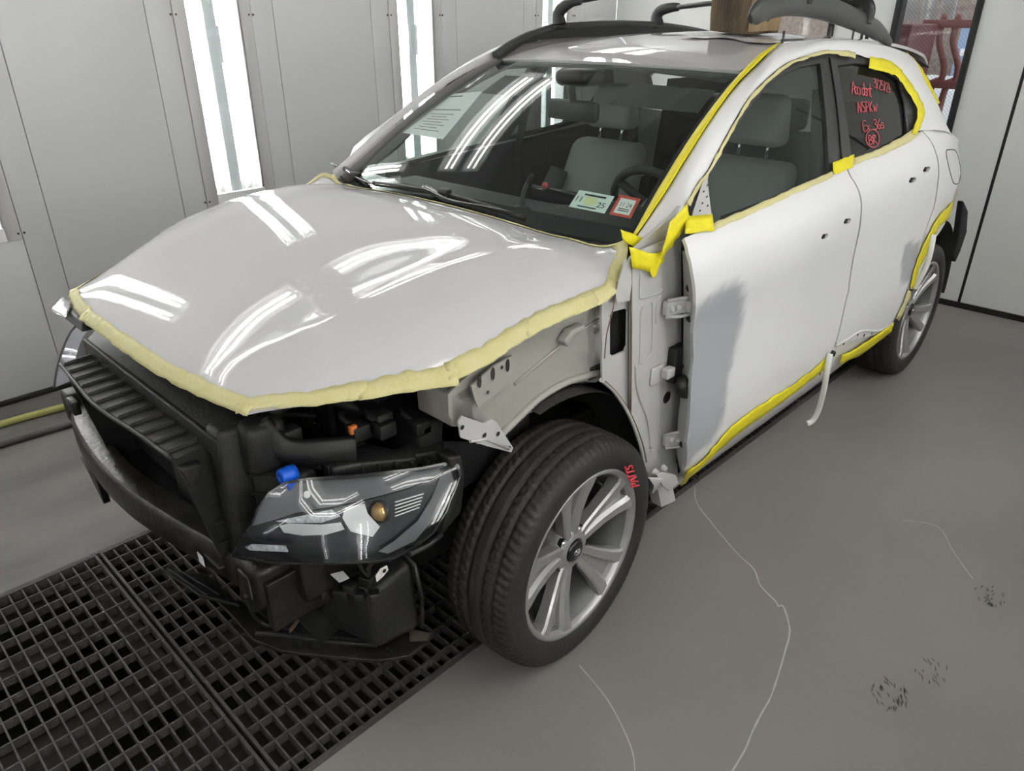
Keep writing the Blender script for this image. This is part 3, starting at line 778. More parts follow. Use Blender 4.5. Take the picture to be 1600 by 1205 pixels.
# character-line moulding at the foot of the rear door
MB().tube([fS(*onS(*p)) + Vector((0, -.002, 0)) for p in smooth_path([(1306, 541), (1325, 530), (1340, 520), (1352, 517), (1375, 517), (1395, 505)], 4)], .006, 8).obj('lower_ridge', m_paintd, rear_door)
# sill holes and plug
for px, py in ((1166, 667), (1208, 634), (1247, 607), (1281, 584), (1318, 537), (1340, 523), (1350, 524), (1362, 521)):
    p, n = surfS(px, py); MB().lathe([(0, .001), (.007, .0)], 10, 'y', p + Vector((0, .001, 0))).obj('clip_hole', m_void, sill)
p, n = surfS(1299, 552); MB().lathe([(0, .014), (.010, .013), (.013, .0)], 12, 'y', p).obj('rubber_plug', m_black, sill)
# fuel flap outline
fl = smooth_path([(1478, 238), (1484, 234), (1495, 236), (1502, 252), (1505, 275), (1502, 286), (1490, 288), (1484, 270)], 5, True)
MB().tube([fS(*onS(q[0], q[1])) for q in [(p.x, p.y) for p in smooth_path([(p[0], p[1], 0) for p in [(1478, 238), (1484, 234), (1493, 236), (1499, 254), (1501, 276), (1498, 286), (1490, 286), (1484, 268)]], 4, True)]], .0022, 6, closed=True).obj('fuel_flap_gap', m_seam, quarter)

# ---- window frames, glass -------------------------------------------------------------------------
frame_outer = [(1089, 287), (1108, 261), (1144, 194), (1170, 152), (1200, 121), (1230, 98), (1260, 87), (1290, 80), (1335, 84), (1357, 91), (1387, 96), (1406, 112), (1429, 145), (1442, 171), (1436, 196), (1430, 212), (1380, 242), (1332, 262), (1300, 281), (1245, 306), (1165, 345), (1110, 368), (1090, 372), (1078, 372), (1080, 330)]
gf = [(1112, 267), (1140, 217), (1170, 172), (1196, 140), (1222, 118), (1252, 103), (1284, 97), (1290, 152), (1296, 227), (1299, 270), (1250, 294), (1180, 326), (1113, 354)]
gr = [(1311, 101), (1318, 140), (1326, 190), (1334, 249), (1369, 236), (1419, 209), (1417, 164), (1405, 124), (1376, 104), (1340, 97)]
frame = sheet('window_frame', SP(frame_outer), fS, m_trim, CAR, step=.03, thick=.012, holes=[SP(gf), SP(gr)], off=-.006, outward=(0, 1, 0))
far_frame = sheet('window_frame', SP([(1112, 267), (1144, 194)] + frame_outer[3:-4] + [(1113, 362)]), lambda u, v: Vector((u, -S(u, v), v)), m_trim, CAR, step=.03, thick=.012, holes=[SP([(1116, 272)] + gf[1:-1] + [(1118, 350)]), SP(gr)], off=-.006, outward=(0, -1, 0))
for v in far_frame.data.vertices: v.co.z -= .07 * sstep(1.50, 1.25, v.co.z) * sstep(.5, .9, v.co.z)
front_glass = sheet('front_door_glass', SP(gf), fS, g_door, CAR, step=.05, off=-.014, outward=(0, 1, 0)); mirror(front_glass, CAR, lower=True)
rear_glass = sheet('rear_door_glass', SP(gr), fS, g_dark, CAR, step=.05, off=-.014, outward=(0, 1, 0), label='dark rear side glass with red marker writing'); mirror(rear_glass, CAR, lower=True)
# glass run lips and the door split on the black pillar
MB().tube([fS(*onS(*p)) + Vector((0, -.004, 0)) for p in ((1298, 90), (1306, 140), (1312, 190), (1317, 250))], .0025, 6).obj('pillar_gap', m_void, frame)
MB().tube([fS(*onS(*p)) + Vector((0, -.008, 0)) for p in ((1406, 126), (1416, 162), (1421, 208))], .006, 6).obj('glass_divider', m_trim, frame)
mt = sheet('mirror_triangle', SP([(1077, 363), (1083, 330), (1093, 300), (1108, 264), (1112, 352)]), fS, m_inner, CAR, step=.02, thick=.006, off=.002, outward=(0, 1, 0), label='bare white triangle where the door mirror was removed')
for px, py in ((1098, 300), (1104, 290), (1096, 318), (1104, 322), (1092, 330), (1103, 308)):
    p, n = surfS(px, py); MB().lathe([(0, .004), (.005, .0035)], 10, 'y', p).obj('mounting_hole', m_screw, mt)

# ---- masking tape on the side -----------------------------------------------------------------------
YT = 'bright yellow masking tape'
Wl = [Wf(.985, v / 20) for v in range(21)]
Pi = [p for p in PIL_IN if p.z < 1.56 and p.x > -1.26]
a = resample(Wl + [fR(-1.14, .535), fR(-1.22, .54)], 26); b = resample(Pi, 26)
mb = MB(); rows = []
for k in range(4):
    t = k / 3; rows.append([a[i].lerp(b[i], t) + Vector((.004, .003, .007)) + Vector((0, 0, 1)) * (.010 * (1 - (2 * t - 1) ** 2) + random.uniform(0, .0022)) for i in range(26)])
mb.add([p for r in rows for p in r], [(k * 26 + i, k * 26 + i + 1, (k + 1) * 26 + i + 1, (k + 1) * 26 + i) for k in range(3) for i in range(25)], True)
o = mb.obj('masking_tape', m_tapey, CAR, label='bright yellow tape along the windshield pillar'); sd = o.modifiers.new('thickness', 'SOLIDIFY'); sd.thickness = .001
tape('masking_tape', [(1113, 350), (1160, 330), (1230, 299), (1299, 268)], [(1113, 361), (1160, 341), (1230, 309), (1301, 277)], surfS, m_tapep, front_door, 22, label='pale tape under the front side window')
tape('masking_tape', [(1333, 247), (1370, 234), (1418, 208), (1430, 198)], [(1332, 259), (1380, 241), (1420, 223), (1436, 210)], surfS, m_tapep, rear_door, 16, label='pale tape under the rear side window')
tape('masking_tape', [(1298, 256), (1318, 247), (1332, 242)], [(1301, 274), (1318, 268), (1331, 263)], surfS, m_tapey, CAR, 8, .003, off=.004, label='bright yellow tape patch at the pillar foot')
tape('masking_tape', [(1070, 341), (1092, 339), (1111, 337)], [(1068, 367), (1090, 365), (1114, 362)], surfS, m_tapey, front_door, 8, .002, off=.006, label='bright yellow tape below the mirror triangle')
tape('masking_tape', [(1071, 319), (1088, 289), (1107, 262), (1143, 196), (1169, 154), (1199, 123), (1230, 99), (1260, 88)], [(1076, 325), (1091, 294), (1110, 268), (1146, 201), (1172, 159), (1202, 128), (1231, 104), (1261, 93)], surfS, m_tapep, CAR, 36, .002, off=.005, label='pale tape along the door frame top')
tape('masking_tape', [(1258, 88), (1290, 80), (1335, 83)], [(1259, 93), (1290, 86), (1335, 92)], surfS, m_tapep, CAR, 14, .003, off=.005)
tape('masking_tape', [(1356, 90), (1387, 96), (1406, 112), (1418, 128)], [(1355, 108), (1380, 115), (1398, 121), (1412, 140)], surfS, m_tapey, CAR, 16, .003, off=.006, label='bright yellow tape over the rear window top')
tape('masking_tape', [(1415, 124), (1429, 145), (1442, 171), (1436, 196), (1427, 212)], [(1408, 133), (1420, 152), (1431, 173), (1428, 190), (1421, 208)], surfS, m_tapey, CAR, 16, .003, off=.006, label='bright yellow tape round the rear window corner')
pil_s = lambda px, py: (at(px, py, 'y', .60 + .004 * 0 + max(0, (py - 95)) * .0017) + Vector((0, .012, .006)), Vector((0, .7, .7)))
tape('masking_tape', [(1410, 84), (1428, 101), (1446, 131), (1462, 164)], [(1414, 94), (1429, 112), (1444, 139), (1458, 165)], pil_s, m_tapey, CAR, 14, .003, label='thin yellow tape edging the tailgate gap')
tape('masking_tape', [(1071, 736), (1102, 711), (1140, 666), (1185, 633), (1231, 604), (1268, 577), (1292, 556)], [(1062, 758), (1094, 730), (1129, 696), (1165, 667), (1208, 636), (1248, 607), (1290, 572)], surfS, m_tapey, front_door, 32, .003, off=.004, label='bright yellow tape along the front door foot')
tape('masking_tape', [(1314, 554), (1330, 546), (1364, 525), (1394, 503)], [(1309, 569), (1345, 552), (1372, 534), (1391, 516)], surfS, m_tapey, rear_door, 16, .003, off=.006, label='bright yellow tape along the rear door foot')
tape('masking_tape', arch_up, arch_lo + [(1425, 452)], surfS, m_tapey, quarter, 26, .003, off=.006, label='bright yellow tape round the rear wheel arch')
tape('masking_tape', [(1417, 452), (1409, 474), (1398, 497)], [(1422, 456), (1416, 474), (1402, 500)], surfS, m_tapep, rear_door, 8, .002, off=.005)
MB().prism([at(*p, 'y', .742) for p in ((990, 392), (1002, 380), (1048, 340), (1076, 308), (1077, 372), (1064, 378), (1030, 386))], (0, -.01, 0)).obj('pillar_foot', m_inner, CAR)
# tape patches at the hood corner / pillar foot
tape('masking_tape', [(968, 358), (990, 366), (1005, 372)], [(970, 374), (985, 384), (1003, 392)], plane_y(.715), m_tapey, CAR, 7, .004, label='bright yellow tape knot at the windshield corner')
tape('masking_tape', [(982, 384), (1000, 390), (1020, 396), (1038, 390)], [(985, 418), (1000, 421), (1018, 425), (1034, 408)], plane_y(.77), m_tapey, CAR, 9, .004, label='torn yellow tape flap on the hinge pillar')
tape('masking_tape', [(1042, 350), (1060, 330), (1072, 318)], [(1030, 406), (1052, 378), (1074, 345)], plane_y(.785), m_tapey, CAR, 9, .004, label='yellow tape strip between pillar and door corner')
MB().prism([at(*p, 'y', .775) for p in ((1014, 420), (1034, 405), (1024, 432), (1019, 434))], (0, .001, 0)).obj('tape_tail', m_tapey, CAR)

# ---- tail of the car (mostly out of sight) -------------------------------------------------------------
def tail(a, b):
    u = -1 + 2 * a; z = 1.44 - b * .98
    w = interp([(.46, .62), (.7, .67), (.95, .66), (1.12, .58), (1.3, .50), (1.44, .44)], z)
    x = interp([(.46, -3.36), (.7, -3.37), (.95, -3.34), (1.12, -3.31), (1.3, -3.22), (1.44, -3.12)], z)
    return Vector((x + .10 * abs(u) ** 3, u * w, z))
MB().grid(tail, 20, 16).obj('tailgate', m_paintd, CAR)
MB().grid(lambda a, b: tail(.12 + .76 * a, .05 + .28 * b) + Vector((-.006, 0, 0)), 12, 4).obj('rear_window', g_dark, CAR)
for s in (-1, 1):
    bk = MB(); bk.grid(lambda a, b: Vector((-2.92 - .42 * a, s * (S(-2.92 - .3 * a, .62) - .015 - .10 * a * a), .30 + .52 * b)), 8, 5); bk.obj('bumper_bracket', m_black, CAR)
# rear bumper carrier seen past the wheel arch
MB().prism([at(*p, 'y', .82) for p in ((1506, 314), (1513, 330), (1511, 362), (1501, 392), (1493, 410), (1489, 398), (1498, 370), (1502, 340))], (0, -.03, 0)).obj('bumper_bracket', m_void, CAR, bevel=.006)

# ---- underbody, firewall and hidden core -----------------------------------------------------------------
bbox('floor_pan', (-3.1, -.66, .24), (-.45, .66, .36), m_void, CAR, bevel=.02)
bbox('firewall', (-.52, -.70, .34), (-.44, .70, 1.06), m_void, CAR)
for s in (-1, 1):
    lin = MB(); rr = .435
    lin.grid(lambda a, b: Vector((rr * math.cos(math.radians(80 + 118 * a)), s * (.40 + .335 * b), .334 + rr * math.sin(math.radians(80 + 118 * a)))), 24, 3)
    lin.grid(lambda a, b: Vector((.30 - .75 * a, s * .42, .20 + .62 * b)), 3, 3)
    lin.obj('wheel_liner', m_liner, CAR)
    lr = MB(); rr2 = .42
    lr.grid(lambda a, b: Vector((-2.6 + rr2 * math.cos(math.radians(-5 + 190 * a)), s * (.40 + .43 * b), .36 + rr2 * math.sin(math.radians(-5 + 190 * a)))), 28, 3)
    lr.obj('wheel_liner', m_liner, CAR)
# inner quarter flange around the rear arch
fl = MB(); A = [fS(*onS(*p)) + Vector((0, -.004, 0)) for p in ((1426, 452), (1436, 430), (1449, 400), (1461, 372), (1473, 356), (1494, 340))]
fl.strip(A, [p + Vector((0, -.03, .0)) for p in A], None).obj('arch_flange', m_inner, quarter)
# ---- wheels ------------------------------------------------------------------------------------------------
m_tyre = mat('tyre_rubber', (.022, .021, .020), .55, 0, .45, bump=.12, bscale=120, var=.7, vscale=10, vcol=(.035, .033, .031))
m_alloy = mat('silver_alloy', (.46, .46, .455), .36, .7, .5)
m_disc = mat('brake_steel', (.30, .22, .15), .5, .6, var=.9, vscale=9, vcol=(.42, .40, .37))
m_cal = mat('caliper_grey', (.30, .29, .27), .5, .4)
m_logo = mat('logo_chrome', (.75, .75, .76), .15, 1)
m_mark = mat('red_marker', (.62, .05, .07), .6)
TR = .335
def tyre_mesh():
    prof = []          # (radius, y) outer sidewall bead -> tread -> inner bead; y positive = outer face
    side = [(.246, .093), (.252, .103), (.270, .110), (.292, .1105), (.308, .1065), (.318, .101)]
    tread = []
    ys = [.094, .088, .080, .072, .064, .0605, .0575, .052, .044, .036, .0285, .0255, .0225, .015, .0075, 0]
    for y in ys: tread.append(y)
    full = tread + [-y for y in tread[-2::-1]]
    def R(y):
        r = TR - .010 * (abs(y) / .094) ** 4
        for g in (.059, .024):
            if abs(abs(y) - g) < .003: r -= .008
        return r
    prof = side + [(R(y), y) for y in full] + [(r, -y) for r, y in side[::-1]]
    n = 360; vs = []; fs = []; m = len(prof)
    for k in range(n):
        for j, (r, y) in enumerate(prof):
            a = 2 * PI * k / n; rr = r
            if 6 <= j < m - 6:
                ay = abs(y)
                if ay > .063: cut = (k + int(y * 60)) % 4 == 0
                elif .028 < ay < .056: cut = (k + int(ay * 420)) % 5 == 0
                else: cut = False
                if cut: rr -= .0065
            elif j in (4, 5, m - 6, m - 5) and k % 4 == 0: rr -= .003
            vs.append((rr * math.cos(a), y, rr * math.sin(a)))
    for k in range(n):
        for j in range(m - 1): fs.append((k * m + j, k * m + j + 1, ((k + 1) % n) * m + j + 1, ((k + 1) % n) * m + j))
    return MB().add(vs, fs, True).mesh('tyre')
def rim_mesh():
    b = MB()
    b.lathe([(.250, .094), (.2485, .101), (.240, .1015), (.233, .094), (.230, .080)], 96, 'y')
    return b.mesh('rim')
def barrel_mesh(): return MB().lathe([(.2305, .082), (.222, .060), (.213, .03), (.210, -.06), (.232, -.098), (.248, -.10)], 96, 'y').mesh('rim_barrel')
def spoke_mesh():
    """one arm of five: two blades that spread from the hub to the rim, joined by a recessed web"""
    b = MB()
    def bar(sgn):
        # stations: (radius, angle centre, half width, front y, depth)
        st = [(.034, 15 * sgn, .014, .062, .040), (.08, 12.5 * sgn, .0150, .066, .036), (.13, 11.0 * sgn, .0165, .074, .034), (.18, 11.5 * sgn, .0190, .085, .036), (.218, 12.5 * sgn, .0225, .095, .040), (.238, 13.5 * sgn, .028, .097, .036)]
        rows = []
        for r, a, w, y, d in st:
            a = math.radians(90 + a); c = Vector((r * math.cos(a), 0, r * math.sin(a))); t = Vector((-math.sin(a), 0, math.cos(a)))
            # cross-section: bevelled blade, inner edge lower
            rows.append([c - t * w * sgn * 1.0 + Vector((0, y - .012, 0)), c - t * w * .55 * sgn + Vector((0, y - .001, 0)), c + t * w * .7 * sgn + Vector((0, y, 0)), c + t * w * sgn + Vector((0, y - .006, 0)), c + t * w * sgn * .9 + Vector((0, y - d, 0)), c - t * w * sgn * .9 + Vector((0, y - d, 0))])
        vs = [p for r in rows for p in r]; m = 6; fs = []
        for i in range(len(rows) - 1):
            for j in range(m): fs.append((i * m + j, i * m + (j + 1) % m, (i + 1) * m + (j + 1) % m, (i + 1) * m + j))
        fs += [tuple(range(m)), tuple(range((len(rows) - 1) * m, len(rows) * m))]
        b.add(vs, fs, False)
    bar(1); bar(-1)
    # recessed web between the blades near the rim, and a fin towards the next arm
    def web(r0, r1, a0, a1, y0, y1, th):
        P = []
        for r, a, y in ((r0, a0, y0), (r0, a1, y0), (r1, a1, y1), (r1, a0, y1)):
            q = math.radians(90 + a); P.append(Vector((r * math.cos(q), y, r * math.sin(q))))
        b.hexa([p - Vector((0, th, 0)) for p in P] + P)
    web(.05, .12, -11, 11, .052, .056, .02); web(.12, .236, -10, 10, .050, .070, .012)
    return b.mesh('spoke')
def hub_mesh():
    b = MB(); b.lathe([(.036, .066), (.058, .062), (.068, .050), (.072, .02), (.072, -.01), (0, -.01)], 40, 'y')
    return b.mesh('hub')
tyre_me, rim_me, spoke_me, hub_me = tyre_mesh(), rim_mesh(), spoke_mesh(), hub_mesh()
barrel_me = barrel_mesh(); m_barrel = mat('alloy_barrel_shaded', (.22, .22, .22), .4, .6)  # silver barrel coloured darker: shade behind the spokes put into its colour
cap_me = MB().lathe([(0, .0745), (.026, .074), (.0305, .071), (.032, .062)], 32, 'y').mesh('centre_cap')
nut_me = MB().lathe([(0, .062), (.0085, .060), (.0105, .054), (.0105, .036)], 6, 'y').mesh('lug_nut')
well_me = MB().lathe([(.0155, .0605), (.0145, .046), (0, .045)], 16, 'y').mesh('nut_well')
disc_me = MB().lathe([(0, -.045), (.075, -.045), (.078, -.01), (.150, -.012), (.150, -.034), (.02, -.034)], 48, 'y').mesh('brake_disc')
cal = MB()
for i in range(6):
    a0 = math.radians(148 + i * 9); a1 = math.radians(157 + i * 9)
    P = [Vector((r * math.cos(a), 0, r * math.sin(a))) for a in (a0, a1) for r in (.105, .185)]
    cal.hexa([P[0] + Vector((0, -.06, 0)), P[1] + Vector((0, -.06, 0)), P[3] + Vector((0, -.06, 0)), P[2] + Vector((0, -.06, 0)), P[0] + Vector((0, .012, 0)), P[1] + Vector((0, .012, 0)), P[3] + Vector((0, .012, 0)), P[2] + Vector((0, .012, 0))])
cal_me = cal.mesh('caliper')
back_me = MB().lathe([(0, -.037), (.203, -.037), (.203, -.042), (0, -.042)], 32, 'y').mesh('dark_backing')  # wide dark disc added so the gaps between spokes look shaded
valve_me = MB().cyl((0, .05, 0), (0, .085, -.012), .004, 8).mesh('valve')
# slanted letter mark in an oval, as a small chrome emblem
emb = MB()
emb.tube([(.0135 * math.cos(a) , .0755, .0085 * math.sin(a)) for a in [2 * PI * k / 28 for k in range(28)]], .0012, 6, closed=True)
for xo in (-.0048, .0048): emb.tube([(xo - .0020, .0757, .0065), (xo * 1.0, .0757, 0), (xo + .0020, .0757, -.0065)], .0014, 6)
emb.tube([(-.005, .0757, .0010), (.005, .0757, -.0010)], .0012, 6)
emb_me = emb.mesh('emblem')
def wheel(x, s, ang, label):
    rot = s
    w = empty('wheel', (x, s * .734, TR)); w.parent = CAR; w['label'] = label
    if s < 0: w.rotation_euler = (0, 0, PI)
    t = link('tyre', tyre_me, m_tyre, w)
    r = link('rim', rim_me, m_alloy, w); link('rim_barrel', barrel_me, m_barrel, w)
    for k in range(5):
        o = link('spoke', spoke_me, m_alloy, w); o.rotation_euler = (0, ang + k * 2 * PI / 5, 0)
    link('hub', hub_me, m_alloy, w); c = link('centre_cap', cap_me, m_blackg, w)
    e = link('emblem', emb_me, m_logo, w)
    for k in range(5):
        a = ang + k * 2 * PI / 5 + PI / 5; p = Vector((0, 0, .0572)); p.rotate(Matrix.Rotation(a, 3, 'Y'))
        o = link('nut_well', well_me, m_void, w); o.location = p
        o = link('lug_nut', nut_me, m_screw if k == 2 else m_logo, w); o.location = p
    link('brake_disc', disc_me, m_disc, w); o = link('caliper', cal_me, m_cal, w); o.rotation_euler = (0, PI if s > 0 else 0, 0)
    o.rotation_euler = (0, math.radians(0), 0) if s < 0 else (0, math.radians(180 + 20), 0)
    link('dark_backing', back_me, m_liner, w)
    o = link('valve', valve_me, m_black, w); o.location = (-.09, 0, .185)
    return w
wfl = wheel(0, 1, math.radians(8), 'front wheel with five double-spoke silver alloy and red chalk mark on the tyre')
wfl.rotation_euler = (0, 0, math.radians(3.2))
wrl = wheel(-2.6, 1, math.radians(30), 'rear wheel with silver alloy under the taped arch')
wheel(0, -1, .2, 'front wheel on the far side'); wheel(-2.6, -1, .9, 'rear wheel on the far side')
# ---- inner fender, cowl side and hinge pillar (driver's side) --------------------------------------------------
m_grime = mat('dirty_black_metal', (.013, .0125, .012), .36, .3, .5, bump=.25, bscale=50, var=.9, vscale=16, vcol=(.036, .033, .030))
m_blk2 = mat('satin_black_plastic', (.012, .012, .0125), .46, 0, .4, bump=.15, bscale=120, var=.7, vscale=14, vcol=(.028, .027, .026))
m_label = mat('white_label', (.75, .75, .73), .6)
m_ink = mat('black_ink', (.02, .02, .02), .7)
m_bluecap = mat('blue_cap', (.005, .10, .62), .4)
m_orange = mat('orange_clip', (.62, .16, .03), .5)
m_wire = mat('cable_black', (.015, .015, .015), .5)
def yplane(y0, k=0.0, z0=.8): return lambda u, v: Vector((u, y0 + k * (v - z0), v))
def on_plane(pts, y0, k=0.0, z0=.8):
    out = []
    for px, py in pts:
        p = hit(px, py, lambda P: P.y - (y0 + k * (P.z - z0))); out.append((p.x, p.z))
    return out
ap_px = [(700, 617), (716, 600), (760, 562), (830, 518), (900, 484), (942, 462), (942, 592), (930, 598), (915, 596), (893, 600), (868, 611), (840, 629), (815, 650), (790, 672), (768, 694), (745, 694), (733, 668), (712, 664), (701, 650)]
apron = sheet('inner_fender', on_plane(ap_px, .70, .06), yplane(.70, .06), m_cream, CAR, step=.03, thick=.006, outward=(0, 1, 0), label='cream primed inner fender panel over the front wheel')
PA = lambda px, py, d=0.0: (lambda q: Vector((q[0], .70 + .06 * (q[1] - .8) + d, q[1])))(on_plane([(px, py)], .70, .06)[0])
MB().tube([PA(*p, .004) for p in smooth_path([(768, 690), (800, 660), (840, 622), (880, 598), (920, 585), (941, 582)], 5)], .010, 8).obj('arch_bead', m_cream, apron)
MB().tube([PA(*p, .002) for p in ((803, 600), (850, 560), (900, 520), (935, 498))], .004, 8).obj('panel_crease', m_cream, apron)
MB().strip([PA(*p) for p in ((790, 672), (840, 629), (893, 600), (930, 598))], [PA(*p) + Vector((0, -.05, -.012)) for p in ((790, 672), (840, 629), (893, 600), (930, 598))]).obj('arch_lip', m_cream, apron)
# box section at the front end of the inner fender
bx_o = [PA(700, 617), PA(733, 668), PA(745, 692), PA(702, 655)]
sec = MB()
fa, fb_, fc, fd_ = PA(703, 618), PA(735, 600), PA(745, 668), PA(706, 668)
sec.hexa([fd_ + Vector((0, -.12, -.0)), fd_, fc, fc + Vector((-.02, -.12, 0)), fa + Vector((0, -.12, 0)), fa, fb_, fb_ + Vector((-.02, -.12, 0))])
sec.obj('rail_end', m_cream, apron, bevel=.006)
plate = sheet('fender_mount_plate', on_plane([(737, 604), (770, 573), (800, 556), (803, 563), (800, 590), (780, 612), (748, 638), (742, 625)], .724, .06), yplane(.724, .06), m_cream, apron, step=.02, thick=.005, outward=(0, 1, 0))
for (x0, y0), (a, b) in (((749, 596), (3, 7)), ((770, 584), (3, 7)), ((793, 571), (3, 7)), ((784, 574), (2, 2)), ((762, 613), (2, 2))):
    c = at(x0, y0, 'y', .7335); MB().prism([c + Vector((.0035 * a * .55 * math.cos(t), .0005, .0035 * b * .65 * math.sin(t))) for t in [2 * PI * k / 14 for k in range(14)]], (0, .0008, 0)).obj('slot_hole', m_screw, plate)
br = sheet('corner_bracket', [(p.x, p.z) for p in [at(*q, 'y', .745) for q in ((716, 660), (722, 650), (738, 656), (757, 662), (768, 655), (776, 660), (802, 700), (799, 707), (760, 697), (720, 684))]], yplane(.745), m_inner, CAR, step=.02, thick=.004, outward=(0, 1, 0), label='small white fender corner bracket with bolt holes')
for px, py in ((722, 668), (757, 680), (795, 700), (778, 678)):
    MB().lathe([(.0, .0015), (.006, .001)], 10, 'y', at(px, py, 'y', .746)).obj('bolt_hole', m_screw, br)
MB().tube([at(*p, 'y', .748) for p in ((735, 690), (760, 686), (795, 701))], .004, 6).obj('bracket_rib', m_inner, br)
bt = MB().lathe([(0, .012), (.009, .011), (.012, .004), (.018, .001)], 12, 'y', PA(931, 511)); bt.obj('fender_bolt', m_cream, apron)
hk = MB(); hk.prism([PA(*p, .004) for p in ((868, 530), (880, 512), (900, 503), (903, 510), (885, 520), (874, 538))], (0, .025, 0)); hk.obj('edge_hook', m_cream, apron, bevel=.003)
# cowl side with its opening
cs_hole = [(953, 493), (958, 487), (977, 482), (981, 486), (980, 540), (976, 549), (958, 557), (953, 553)]
cowl = sheet('cowl_side', on_plane([(940, 463), (958, 462), (965, 440), (986, 402), (986, 655), (976, 634), (960, 612), (941, 594)], .742, .02), yplane(.742, .02), m_inner, CAR, step=.02, thick=.006, holes=[on_plane(cs_hole, .742, .02)], outward=(0, 1, 0), label='white cowl side with a rounded dark opening')
c0, c1 = at(948, 480, 'y', .73), at(988, 565, 'y', .73); bbox('opening_backing', (c1.x - .02, .66, c1.z - .02), (c0.x + .02, .70, c0.z + .02), m_liner, cowl)
fl_ = sheet('cowl_flange', on_plane([(962, 458), (972, 425), (978, 405), (990, 416), (984, 470), (964, 474)], .765), yplane(.765), m_inner, cowl, step=.02, thick=.004, outward=(0, 1, 0))
hp_px = [(986, 402), (1000, 392), (1030, 380), (1064, 368), (1065, 480), (1065, 560), (1061, 640), (1057, 700), (1060, 748), (1032, 752), (1014, 750), (1008, 722), (1002, 698), (986, 655)]
hinge_p = sheet('hinge_pillar', on_plane(hp_px, .757, .02), yplane(.757, .02), m_inner, CAR, step=.03, thick=.006, outward=(0, 1, 0), label='white hinge pillar with pressed panels and wiring')
PP = lambda px, py, d=0.0: (lambda q: Vector((q[0], .757 + .02 * (q[1] - .8) + d, q[1])))(on_plane([(px, py)], .757, .02)[0])
def bead(pts, r=.003, m=m_inner, closed=False): return MB().tube([PP(p[0], p[1], .001) for p in smooth_path([(a, b, 0) for a, b in pts], 4, closed)], r, 6, closed=closed).obj('pressed_bead', m, hinge_p)
bead([(1000, 424), (999, 460), (1003, 466), (1030, 457), (1034, 450)]); bead([(1002, 482), (1014, 474), (1019, 478), (1018, 548), (1012, 556), (1000, 568)]); bead([(1001, 484), (999, 560), (996, 572)])
bead([(986, 405), (986, 520), (985, 652)], .0025, m_rust); bead([(993, 570), (994, 600), (1000, 625), (1010, 650), (1015, 680), (1016, 700)], .005); bead([(1024, 505), (1026, 475), (1032, 462)])
bead([(1016, 705), (1032, 700), (1058, 690)], .003); bead([(964, 440), (958, 480), (948, 520), (944, 560)], .0015, m_rust)
# arch edge flange with dirt
MB().tube([PP(*p, -.002) for p in smooth_path([(940, 594), (958, 609), (974, 631), (988, 658), (1000, 692), (1007, 722), (1010, 745)], 4)], .006, 8).obj('arch_flange', m_inner, hinge_p)
MB().tube([PP(*p, .003) for p in smooth_path([(944, 595), (961, 611), (977, 633), (991, 660), (1003, 694), (1009, 722)], 4)], .0018, 6).obj('sealer_dirt', m_rust, hinge_p)
for px, py, r in ((1042, 621, .017), (1035, 583, 0)):
    if r: MB().lathe([(0, .003), (r, .002), (r + .003, 0)], 16, 'y', PP(px, py)).obj('rubber_grommet', m_rubber, hinge_p)
st = MB(); p = PP(1024, 585); st.box((p.x - .028, p.y, p.z - .028), (p.x + .028, p.y + .010, p.z + .028)); st.obj('check_strap_base', m_inner, hinge_p, bevel=.005)
st = MB(); st.box((p.x - .05, p.y + .010, p.z - .012), (p.x - .01, p.y + .035, p.z + .018)); st.obj('check_strap', m_inner, hinge_p, bevel=.004)
MB().tube([PP(1066, 385, .010), PP(1066, 480, .012), PP(1065, 560, .012), PP(1059, 660, .012), PP(1056, 720, .010)], .008, 8).obj('door_seal', m_rubber, hinge_p)
# hinges
def hinge(y_px):
    h = empty('door_hinge'); h.parent = CAR
    a = PP(1036, y_px, .004); b = at(1078, y_px - 4, 'y', .815)
    L = MB(); L.hexa([a + Vector((.012, .0, -.022)), a + Vector((.012, .018, -.022)), b + Vector((0, .012, -.020)), b + Vector((0, -.006, -.020)), a + Vector((.012, 0, .022)), a + Vector((.012, .018, .022)), b + Vector((0, .012, .020)), b + Vector((0, -.006, .020))])
    L.obj('hinge_leaf', m_inner, h, bevel=.004)
    for s in (-1, 1):
        L = MB(); L.tube([a + Vector((.012, .016, s * .024)), a.lerp(b, .45) + Vector((0, .020, s * .026)), b + Vector((0, .012, s * .024))], .0055, 6); L.obj('hinge_flange', m_inner, h)
    for k in (.12, .38):
        c = a.lerp(b, k) + Vector((.004, .018, 0)); MB().lathe([(0, .010), (.008, .010), (.010, .006), (.012, .0)], 6, 'y', c).obj('hinge_bolt', m_inner, h)
    c = a.lerp(b, .85) + Vector((0, .012, 0)); MB().box(c - Vector((.016, .004, .016)), c + Vector((.016, .014, .016))).obj('hinge_knuckle', m_inner, h, bevel=.003)
hinge(479); hinge(684)
# inner edge of the door
dl = [(1066, 392), (1068, 440), (1068, 500), (1067, 560), (1064, 610), (1059, 660), (1057, 705), (1064, 742)]
dr = [(1076, 396), (1083, 426), (1086, 493), (1084, 559), (1080, 620), (1074, 680), (1069, 735), (1068, 746)]
A = [at(*p, 'y', .785) for p in dl]; B = [fS(*onS(*p)) + Vector((-.004, -.008, 0)) for p in dr]
MB().strip(resample(smooth_path(A, 4), 24), resample(smooth_path(B, 4), 24), (-.004, 0, 0)).obj('door_edge', m_inner, front_door)
for px, py in ((1079, 450), (1079, 497), (1073, 655), (1068, 694)):
    c = at(px, py, 'y', .818); MB().lathe([(0, .006), (.010, .004), (.012, 0)], 12, 'x', c + Vector((.004, 0, 0))).obj('edge_grommet', m_rubber, front_door)
